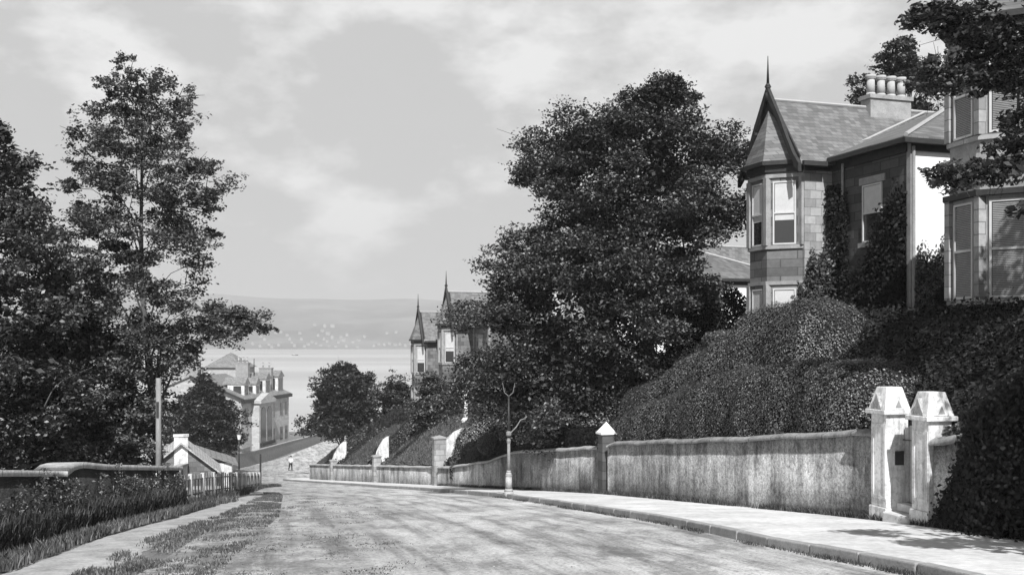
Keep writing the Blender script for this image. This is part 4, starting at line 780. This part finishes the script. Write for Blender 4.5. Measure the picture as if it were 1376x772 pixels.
tree('roadside_tree', 'tree above the near wall whose shade falls on the pavement and near wall', 'tree', (12.2, 9.6, .3),
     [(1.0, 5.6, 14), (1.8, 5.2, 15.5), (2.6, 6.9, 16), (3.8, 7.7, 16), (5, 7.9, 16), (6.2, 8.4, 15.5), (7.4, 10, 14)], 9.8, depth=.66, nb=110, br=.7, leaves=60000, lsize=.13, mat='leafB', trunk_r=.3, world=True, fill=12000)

# ------------------------------------------------------------------ hedges, ivy, shrubs
def hb(t, y, h, dz=-.2): x, yy, z = BP(t, y); return (x, yy, z + dz, z + h)
def wtop(y): return HW(y)
hedge('clipped_hedge', 'big rounded clipped hedge on top of the streaked wall, left of the white gate piers', 'hedge',
      [(XW(y) + 1.25, y + .3, wtop(y) - .15, z) for y, z in ((19.5, -.40), (20.6, -.34), (22, -.41), (24, -.55), (26, -.82), (28.5, -1.38), (31, -1.98), (33, -2.45))], 1.05, dens=1500, lsize=.045, rough=.06)
hedge('clipped_hedge', 'upper mounded hedge running up the bank behind the big clipped hedge', 'hedge',
      [(8.3, 25.3, -1.6, 1.0), (7.7, 26.5, -1.8, 1.15), (6.9, 28.1, -2.2, .82), (6.3, 29.0, -2.4, .25), (5.6, 30.0, -2.8, -.4), (4.8, 31.6, -3.2, -1.1), (4.1, 33.6, -3.6, -1.75)], 1.2, dens=1300, lsize=.05, rough=.06)
hedge('clipped_hedge', 'sunlit-topped hedge strip running up the bank under the great tree', 'hedge', [(1.9, 36.2, -4.2, -3.0), (3.0, 36.6, -3.8, -2.45), (4.4, 37, -3.4, -2.0)], .35, dens=600, lsize=.08)
hedge('clipped_hedge', 'dark hedge with light top edge climbing the bank right of the broad stair wall', 'hedge', [(-2.9, 49.6, -6.6, -5.05), (-2.1, 49.9, -6.0, -3.9), (-1.3, 50.2, -5.5, -3.0), (.2, 50.8, -5, -2.6)], .55, dens=500, lsize=.09)
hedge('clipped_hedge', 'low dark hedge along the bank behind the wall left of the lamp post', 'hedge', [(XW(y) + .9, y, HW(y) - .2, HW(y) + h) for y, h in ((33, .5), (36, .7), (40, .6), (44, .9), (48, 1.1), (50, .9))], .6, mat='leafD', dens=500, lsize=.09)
shrub('round_shrub', 'round clipped shrub sitting above the wall just left of the lamp post', at(657, 597, 44), .52, 5000, 'leafH', .06, lumps=1, sq=(1, 1, .9))
shrub('round_shrub', 'small leafy shrub tumbling over the coping beside the right gate pier', (7.35, 17.0, -1.38), .36, 5000, 'leafB', .055, lumps=3, sq=(1, 1, .6))
shrub('flowering_shrub', 'pale flowering shrub between the great tree and the upper hedge', at(965, 455, 34), .6, 3000, 'grass', .09, sq=(1.2, 1, .6))
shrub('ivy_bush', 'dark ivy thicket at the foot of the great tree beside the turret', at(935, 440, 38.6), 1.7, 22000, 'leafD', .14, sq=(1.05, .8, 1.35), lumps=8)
# dark hedges between the stair walls
for y, t0, t1, h0, h1, lab in ((52.0, .5, 3, 1.4, 2.6, 'dark hedge beside the tallest stained gate pier'), (64.6, .5, 3.2, .9, 1.5, 'short dark hedge right of the middle white stair wall'), (69.6, .4, 3.6, 1.5, 2.6, 'dark hedge left of the middle white stair wall'),
                          (78.4, .5, 3, 1.2, 1.8, 'dark hedge right of the smallest white stair wall'), (84.5, .4, 4, 1.5, 2.0, 'dark hedge left of the smallest white stair wall'), (91.2, .5, 6, .6, 1.4, 'dark hedge sloping down to the street corner')):
    if y == 52.0: continue
    pts = []
    for k in range(4):
        t = t0 + (t1 - t0) * k / 3; x, yy, z = BP(t, y); pts.append((x, yy, z - .3, z + (h0 + (h1 - h0) * k / 3) * .55))
    hedge('clipped_hedge', lab, 'hedge', pts, .55, mat='leafC', dens=260, lsize=.12)
# upper hedges along terrace of the lower gardens
hedge('clipped_hedge', 'long dark hedge on the terrace edge above the lower gardens', 'hedge', [(BP(5, y)[0], BP(5, y)[1], BP(5, y)[2] - .5, BP(5, y)[2] + h) for y, h in ((60, .8), (66, .7), (74, .9), (82, .6), (89, .1))], .8, mat='leafC', dens=200, lsize=.14)
# mown slopes
for ya, yb_, nm in ((55.4, 66.2, 1), (70.5, 77.8, 2), (85, 90, 3)):
    V = []; ty = list(np.linspace(ya, yb_, 14)); tt = list(np.linspace(.3, 4.6, 9))
    for y in ty:
        for t in tt: x, yy, z = BP(t, y); V.append((x, yy, z + .05 + .55 * sin(pi * min(1, t / 4.4)) ))
    Q = [(j * 9 + i, j * 9 + i + 1, (j + 1) * 9 + i + 1, (j + 1) * 9 + i) for j in range(13) for i in range(8)]
    o = npmesh('lawn', np.array(V), np.array(Q), MT['lawn'], smooth=True); o['kind'] = 'structure'
    P, N, A = sample(np.array(V), np.array(Q), 9000); blades('grass', P, .12, 'dgrass', 'mown grass on a sloping garden bank of the lower gardens', w=.02)
# shaded bank cover: dark ground ivy over the slope from the near wall up to the houses
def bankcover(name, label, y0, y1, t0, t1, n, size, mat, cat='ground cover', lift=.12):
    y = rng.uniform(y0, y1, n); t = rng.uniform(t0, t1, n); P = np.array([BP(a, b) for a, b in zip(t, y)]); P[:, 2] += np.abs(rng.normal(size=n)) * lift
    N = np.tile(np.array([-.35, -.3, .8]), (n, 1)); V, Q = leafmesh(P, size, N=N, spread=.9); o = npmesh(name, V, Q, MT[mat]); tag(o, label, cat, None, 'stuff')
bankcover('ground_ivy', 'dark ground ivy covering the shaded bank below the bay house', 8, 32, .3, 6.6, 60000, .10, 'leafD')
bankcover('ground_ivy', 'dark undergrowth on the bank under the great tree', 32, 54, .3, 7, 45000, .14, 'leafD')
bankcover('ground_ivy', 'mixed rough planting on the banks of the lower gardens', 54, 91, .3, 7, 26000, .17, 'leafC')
# hedge above the near wall, rising to the right
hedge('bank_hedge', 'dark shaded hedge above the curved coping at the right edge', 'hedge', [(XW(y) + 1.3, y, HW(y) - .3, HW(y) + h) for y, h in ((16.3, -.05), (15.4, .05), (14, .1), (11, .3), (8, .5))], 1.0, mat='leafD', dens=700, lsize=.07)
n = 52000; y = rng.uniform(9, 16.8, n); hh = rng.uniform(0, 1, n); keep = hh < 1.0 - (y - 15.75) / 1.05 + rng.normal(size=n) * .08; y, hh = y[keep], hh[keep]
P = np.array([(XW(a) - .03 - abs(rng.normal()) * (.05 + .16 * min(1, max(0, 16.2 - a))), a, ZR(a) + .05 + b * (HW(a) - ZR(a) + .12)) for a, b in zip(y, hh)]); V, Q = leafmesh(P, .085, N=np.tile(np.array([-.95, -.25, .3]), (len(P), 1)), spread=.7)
o = npmesh('wall_shade_ivy', V, Q, MT['leafD']); tag(o, 'ivy darkened to deepen the shade, hanging over the wall at the right edge', 'ivy')  # near-black ivy laid on to deepen the wall's shade
# ivy on wing wall of nearest villa
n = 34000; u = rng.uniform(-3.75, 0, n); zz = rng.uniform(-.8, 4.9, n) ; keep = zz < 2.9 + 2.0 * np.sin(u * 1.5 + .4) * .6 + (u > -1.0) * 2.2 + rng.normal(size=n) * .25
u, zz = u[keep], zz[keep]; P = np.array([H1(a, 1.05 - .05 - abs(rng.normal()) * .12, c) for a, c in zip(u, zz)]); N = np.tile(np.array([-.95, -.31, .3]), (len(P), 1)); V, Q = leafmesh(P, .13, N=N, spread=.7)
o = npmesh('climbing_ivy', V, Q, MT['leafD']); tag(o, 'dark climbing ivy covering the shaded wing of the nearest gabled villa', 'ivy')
n = 30000; t = rng.uniform(-.35, 1.5, n); zz = rng.uniform(-1.6, 3.7, n); keep = zz < 2.0 + t * 1.2 + .35 * np.sin(t * 9) + rng.normal(size=n) * .15
t, zz = t[keep], zz[keep]; P = np.array([H1(-.08 - abs(rng.normal()) * .22, a, c) for a, c in zip(t, zz)]); N = np.tile(np.array([.31, -.95, .35]), (len(P), 1)); V, Q = leafmesh(P, .12, N=N, spread=.8)
o = npmesh('climbing_ivy', V, Q, MT['leafI']); tag(o, 'sunlit leafy creeper climbing the wall between turret and wing of the nearest gabled villa', 'ivy')
n = 30000; t = rng.uniform(1.1, 9, n); zz = rng.uniform(-1, 4.2, n); keep = zz < 2.2 + (t - 1.05) * .5 + .2 * np.sin(t * 6) + rng.normal(size=n) * .12
t, zz = t[keep], zz[keep]; P = np.array([H1(-3.92 - abs(rng.normal()) * .12, a, c) for a, c in zip(t, zz)]); N = np.tile(np.array([.31, -.95, .3]), (len(P), 1)); V, Q = leafmesh(P, .10, N=N, spread=.8)
o = npmesh('climbing_ivy', V, Q, MT['leafI']); tag(o, 'creeper spreading diagonally over the foot of the white side wall', 'ivy')
for x, y, z, r, lab in ((12.2, 29.4, 1.0, .55, 'small pointed conifer bush in front of the white side wall, left one'), (12.9, 29.0, 1.1, .6, 'small pointed conifer bush next to the bay house')):
    shrub('conifer_bush', lab, (x, y, z), r, 5000, 'leafD', .07, sq=(.7, .7, 1.5), lumps=3)

# ------------------------------------------------------------------ grass and weeds
def gp(n, y0, y1, xf0, xf1, dens=None, lift=-.03):
    y = y0 + (y1 - y0) * rng.uniform(size=n) ** 1.3; f = rng.uniform(size=n); x = np.array([xf0(a) + (xf1(a) - xf0(a)) * b for a, b in zip(y, f)]); z = np.array([ZR(a) for a in y]) + lift; return np.stack([x, y, z], 1)
def clump(P, sc, th):
    v = np.sin(P[:, 0] * sc + 2 * np.sin(P[:, 1] * sc * .6)) * np.cos(P[:, 1] * sc * .9 + 1.3 * np.sin(P[:, 0] * sc * 1.7)) + rng.normal(size=len(P)) * .25; return P[v > th]
P = gp(22000, 9, 27, lambda y: XLW(y) + .02, lambda y: XLW(y) + .6); blades('tall_grass', clump(P, 2.5, -.2), .12, 'dgrass', 'rank grass growing against the foot of the overgrown left wall', w=.008)
P = gp(60000, 9, 25.2, lambda y: XLW(y) + .0, lambda y: XLW(y) + .16); P[:, 2] += np.abs(rng.normal(0, .42, len(P))).clip(0, .95) * .9 * np.clip(1.05 + .15 * np.sin(P[:, 1] * 1.7) + .1 * np.sin(P[:, 1] * 4.9), .6, 1.3); V, Q = leafmesh(clump(P, 4, -.35), .06, N=np.tile(np.array([.9, -.3, .35]), (1, 1)).repeat(len(clump(P, 3, -9)), 0)[:0] if False else None, up=.1, aspect=.4); o = npmesh('wall_growth', V, Q, MT['leafW']); tag(o, 'creepers and weeds covering the face of the left wall', 'weeds', None, 'stuff')
P = gp(16000, 9, 25.2, lambda y: XLW(y) + .04, lambda y: XLW(y) + .2); P[:, 2] += rng.uniform(0, .4, len(P)); blades('wall_growth', P, .2, 'dgrass', 'grass stalks standing against the face of the left wall', 'weeds', w=.007)
P = gp(9000, 9, 30, lambda y: XLW(y) + .35, lambda y: PX(y) - .5); blades('grass', clump(P, 3, -.2), .16, 'grass', 'grass verge between the left wall and the trodden path', w=.010)
P = gp(80000, 9, 40, lambda y: PX(y) + .32, lambda y: XL(y) + .9); blades('grass', clump(clump(P, 2.2, -.25), 6.5, -.1), .055, 'grass', 'tufted grass verge between the trodden path and the road', w=.009)
P = gp(90000, 9, 34, lambda y: XL(y) + .3, lambda y: XL(y) + 3.2 + .8 * sin(y * .6)); P = P[rng.uniform(size=len(P)) > (P[:, 0] - np.array([XL(a) for a in P[:, 1]])) / 5.2]; blades('weeds', clump(clump(P, 5.6, .1), 1.3, -.2), .028, 'grass', 'low weeds spreading over the left side of the road', 'weeds', w=.010)
P = gp(9000, 24, 58, lambda y: lerp([(24, -8.3), (38, -10.1), (54, -13.1)], y) - .1, lambda y: lerp([(24, -7.6), (38, -9.6), (54, -12.8)], y)); blades('tall_grass', clump(P, 1.5, -.1), .2, 'dgrass', 'tall grass along the foot of the near picket fence', w=.012)
P = gp(9000, 9, 33, lambda y: XK(y) - .16, lambda y: XK(y) + .02); blades('grass', clump(P, 2, -.0), .07, 'dgrass', 'sparse grass in the gutter along the kerb', w=.007)
P = gp(14000, 12, 52, lambda y: XW(y) - .16, lambda y: XW(y) - .005, lift=.1); blades('grass', clump(P, 1.4, -.6), .13, 'dgrass', 'dark grass tufts along the foot of the right-hand garden wall', w=.009)

# stones scattered on the rough left of the road
m = MB()
for k in range(420):
    y = 11 + 30 * random.random() ** 1.6; x = XL(y) + random.uniform(-.6, 5.5); r = random.uniform(.008, .024); z = ZR(y) - .005
    m.add([(x - r, y, z), (x, y - r * .8, z), (x + r * .9, y + r * .2, z), (x, y + r, z), (x + r * .1, y, z + r * .8)], [(0, 1, 4), (1, 2, 4), (2, 3, 4), (3, 0, 4)])
o = m.build('loose_stones', MT['kerb']); tag(o, 'loose stones scattered over the road surface', 'stones', None, 'stuff')

# ------------------------------------------------------------------ far villas across the water
def farhouse(s):
    root = empty('far_villa', (0, 0, 0), 'x', 'house'); w, d_, h, r = 11 * s, 9, 6.5 * s, 3.5
    m = MB(); m.box(-w / 2, w / 2, -d_ / 2, d_ / 2, -3, h); m.add([(-w / 2, -d_ / 2, h), (-w / 2, d_ / 2, h), (-w / 2, 0, h + r), (w / 2, -d_ / 2, h), (w / 2, d_ / 2, h), (w / 2, 0, h + r)], [(0, 1, 2), (3, 5, 4), (0, 2, 5, 3), (1, 4, 5, 2)]); m.build('wall', MT['far'], root)
    m = MB(); m.slab([(-w / 2 - .4, -d_ / 2 - .4, h), (w / 2 + .4, -d_ / 2 - .4, h), (w / 2 + .4, 0, h + r + .3), (-w / 2 - .4, 0, h + r + .3)], .3); m.slab([(-w / 2 - .4, 0, h + r + .31), (w / 2 + .4, 0, h + r + .31), (w / 2 + .4, d_ / 2 + .4, h), (-w / 2 - .4, d_ / 2 + .4, h)], .3); m.build('roof', MT['farr'], root)
    return root
protos = [farhouse(.9), farhouse(1.4)]; used = [False, False]
spots = [(px, row) for px, row in ((437, 438), (433, 444), (441, 448), (436, 455), (440, 458), (428, 450), (447, 453), (458, 452), (461, 457), (466, 449), (455, 459), (393, 460), (390, 455), (396, 464), (414, 462), (419, 459), (409, 465), (371, 447), (378, 446), (386, 450), (403, 447), (350, 452), (356, 456), (362, 462), (375, 463),
        (423, 436), (447, 438), (474, 459), (482, 456), (490, 452), (503, 464), (510, 462), (517, 463), (524, 461), (531, 463), (538, 462), (545, 464), (552, 461), (520, 447), (532, 446), (405, 455), (425, 461), (431, 463), (443, 464), (452, 465), (340, 461), (350, 465), (366, 466), (480, 466), (466, 465))]
for i, (px, row) in enumerate(spots):
    j = 1 if 432 <= px <= 462 and row < 458 and i % 2 == 0 else 0
    best = None
    for y in range(3500, 5200, 15):
        x = (px - CX) / F * y; e = abs(HZ - hz(x, y) / y * F - (row + 1.5))
        if best is None or e < best[0]: best = (e, x, y)
    x, y = best[1], best[2]
    if used[j]:
        r = protos[j].copy(); COL.objects.link(r)
        for ch in protos[j].children: c = ch.copy(); COL.objects.link(c); c.parent = r
    else: r = protos[j]; used[j] = True
    r.location = (x, y, hz(x, y) + 1); r.rotation_euler = (0, 0, R(random.choice((0, 12, -20, 35, 80)))); hill = row < 458
    r['label'] = ('large bright villa in the thick of the far town on the hillside' if j else ('small pale house on the hillside across the water' if hill else 'small pale house along the far shoreline'))
    r['group'] = 'large villas of the far town' if j else ('houses on the far hillside' if hill else 'houses along the far shore')
# boat
x, y = (396 - CX) / F * 1780, 1780; root = empty('boat', (x, y, -22), 'tiny dark boat on the open water', 'boat')
m = MB(lambda a, b, c: (x + a, y + b, -22 + c)); m.prism([(-5, 0), (-3.5, -1.2), (4, -1.1), (5.5, 0), (4, 1.1), (-3.5, 1.2)], -.3, [1.3, 1.1, 1.2, 1.8, 1.2, 1.1]); m.build('hull', MT['iron'], root)
m = MB(lambda a, b, c: (x + a, y + b, -22 + c)); m.box(-2, 1, -.7, .7, 1.1, 2.4); m.build('cabin', MT['shirt'], root); m = MB(lambda a, b, c: (x + a, y + b, -22 + c)); m.cone(0, 0, 2.4, 4.2, .3, .25, 8); m.build('funnel', MT['iron'], root)

# ------------------------------------------------------------------ the person walking in the road
def skinned(name, J, E, mat, parent, root=0):
    me = bpy.data.meshes.new(name); off = wloc(parent); me.from_pydata([tuple(np.array(j[:3])) for j in J], E, []); o = bpy.data.objects.new(name, me); COL.objects.link(o); o.parent = parent
    md = o.modifiers.new('skin', 'SKIN')
    for i, j in enumerate(J): me.skin_vertices[0].data[i].radius = (j[3], j[3] if len(j) < 5 else j[4]); me.skin_vertices[0].data[i].use_root = (i == root)
    s = o.modifiers.new('sub', 'SUBSURF'); s.levels = 1; s.render_levels = 2; me.materials.append(mat)
    return o
px_, py_ = -27.2, 128; root = empty('person', (px_, py_, ZR(py_) + .02), 'person in white shirt and dark trousers walking down the far end of the road', 'person')
# seen from behind, mid-stride, slightly bent forward (towards +y)
J = [(0, 0, .86, .14, .10), (0, .03, 1.05, .13, .09), (0, .08, 1.28, .15, .10), (0, .13, 1.43, .06), (0, .17, 1.52, .085, .10), (0, .19, 1.62, .075, .085),
     (.10, 0, .82, .09), (.12, .14, .46, .06), (.13, .10, .08, .04), (.13, .24, .04, .035), (-.10, 0, .82, .09), (-.14, -.08, .46, .06), (-.16, -.30, .12, .04), (-.16, -.18, .04, .035),
     (.19, .08, 1.37, .05), (.25, 0, 1.12, .04), (.24, .14, .9, .03), (.24, .20, .82, .035), (-.19, .08, 1.37, .05), (-.25, .12, 1.12, .04), (-.22, .30, .98, .03), (-.21, .37, .94, .035)]
E = [(0, 1), (1, 2), (2, 3), (3, 4), (4, 5), (0, 6), (6, 7), (7, 8), (8, 9), (0, 10), (10, 11), (11, 12), (12, 13), (2, 14), (14, 15), (15, 16), (16, 17), (2, 18), (18, 19), (19, 20), (20, 21)]
skinned('body', J, E, MT['skin'], root)
g = lambda idx, k: [tuple(J[i][:3]) + tuple(r * 1 + k for r in J[i][3:]) for i in idx]
skinned('trousers', g([0, 6, 7, 8, 10, 11, 12], .03), [(0, 1), (1, 2), (2, 3), (0, 4), (4, 5), (5, 6)], MT['cloth'], root)
skinned('shirt', [(0, .01, .95, .17, .13)] + g([1, 2, 14, 15, 16, 18, 19, 20], .025), [(0, 1), (1, 2), (2, 3), (3, 4), (4, 5), (2, 6), (6, 7), (7, 8)], MT['shirt'], root)
m = MB(lambda a, b, c: (px_ + a, py_ + b, ZR(py_) + .02 + c)); m.lathe(0, .19, [(.15, 1.66), (.15, 1.68), (.105, 1.69), (.10, 1.76), (.02, 1.79)], 12); m.build('hat', MT['cloth'], root, True)
m = MB(lambda a, b, c: (px_ + a, py_ + b, ZR(py_) + .02 + c))
for a, b in ((.13, .17), (-.16, -.24)): m.box(a - .05, a + .05, b - .12, b + .14, .0, .09)
m.build('shoes', MT['cloth'], root)

# ------------------------------------------------------------------ haze, light, sky, camera
mb = MB(); mb.box(-4600, 4600, -60, 6500, -45, 260); hz_ = mb.build('haze', bpy.data.materials.new('haze_air')); hz_['kind'] = 'stuff'; hz_['label'] = 'thin summer haze over the water'; hz_.display_type = 'WIRE'
hmat = hz_.data.materials[0]; hmat.use_nodes = True; nt = hmat.node_tree; nt.nodes.clear(); v = nd(nt, 'ShaderNodeVolumePrincipled'); v.inputs['Density'].default_value = HAZE = .0003; v.inputs['Color'].default_value = (.96, .96, .96, 1); v.inputs['Anisotropy'].default_value = 0.0
o_ = nd(nt, 'ShaderNodeOutputMaterial'); nt.links.new(v.outputs[0], o_.inputs['Volume'])

EL, SX, SY = R(45), .12, -.9928
L = bpy.data.lights.new('sun', 'SUN'); L.energy = 5; L.angle = R(.5); L.color = (1, 1, 1); so = bpy.data.objects.new('sun', L); COL.objects.link(so); so.location = (0, -40, 60)
from mathutils import Vector
so.rotation_euler = Vector((SX * cos(EL), SY * cos(EL), sin(EL))).to_track_quat('Z', 'Y').to_euler()
W = bpy.data.worlds.new('World'); scene.world = W; W.use_nodes = True; nt = W.node_tree; bg = nt.nodes['Background']
sky = nd(nt, 'ShaderNodeTexSky', sky_type='NISHITA'); sky.sun_disc = False; sky.sun_elevation = EL; sky.sun_rotation = math.atan2(SX, SY) ; sky.dust_density = 2.0; sky.air_density = 1.0
bw = nd(nt, 'ShaderNodeRGBToBW'); nt.links.new(sky.outputs[0], bw.inputs[0])
tc = nd(nt, 'ShaderNodeTexCoord'); sp = nd(nt, 'ShaderNodeSeparateXYZ'); nt.links.new(tc.outputs['Generated'], sp.inputs[0])
zc = nd(nt, 'ShaderNodeMath', operation='MAXIMUM'); nt.links.new(sp.outputs[2], zc.inputs[0]); zc.inputs[1].default_value = 0
za = nd(nt, 'ShaderNodeMath', operation='ADD'); nt.links.new(zc.outputs[0], za.inputs[0]); za.inputs[1].default_value = .16
dv = nd(nt, 'ShaderNodeVectorMath', operation='DIVIDE'); nt.links.new(tc.outputs['Generated'], dv.inputs[0]); cbx = nd(nt, 'ShaderNodeCombineXYZ')
for i in range(3): nt.links.new(za.outputs[0], cbx.inputs[i])
nt.links.new(cbx.outputs[0], dv.inputs[1])
c1 = noise(nt, 1.0, 10, .58, vec=tc.outputs['Generated'], sc=(4.2, 4.2, 8.5)); c2 = noise(nt, .5, 4, .5, vec=dv.outputs[0]); 
cl = mixv(nt, c1, c2, .2); mask = ramp(nt, cl, [(.495, 0), (.53, .4), (.58, 1)])
soft = ramp(nt, c2, [(.35, .25), (.65, .7)])
# even grey-white high haze plus brighter cumulus heads; both thin out overhead
vz = nd(nt, 'ShaderNodeMapRange'); nt.links.new(zc.outputs[0], vz.inputs[0]); vz.inputs[1].default_value = .30; vz.inputs[2].default_value = .65; vz.inputs[3].default_value = 1; vz.inputs[4].default_value = .05
SKYK = .07
base = mixv(nt, bw.outputs[0], 6.7, .95)
cloud = mixv(nt, base, 9.8, mask)
fin = mixv(nt, bw.outputs[0], cloud, vz.outputs[0])
nt.links.new(fin, bg.inputs['Color']); bg.inputs['Strength'].default_value = SKYK
cam = bpy.data.cameras.new('camera'); co = bpy.data.objects.new('camera', cam); COL.objects.link(co); co.location = (0, 0, 0); co.rotation_euler = (R(90), 0, 0)
cam.sensor_width = 36; cam.lens = 36 * F / 1376; cam.shift_y = (HZ - 386) / 1376; cam.clip_start = .1; cam.clip_end = 12000; scene.camera = co
scene.view_settings.view_transform = 'Standard'; scene.view_settings.look = 'None'; scene.view_settings.exposure = 0.36; scene.view_settings.gamma = 1
scene.cycles.volume_bounces = 0; scene.cycles.max_bounces = 6; scene.cycles.transparent_max_bounces = 4
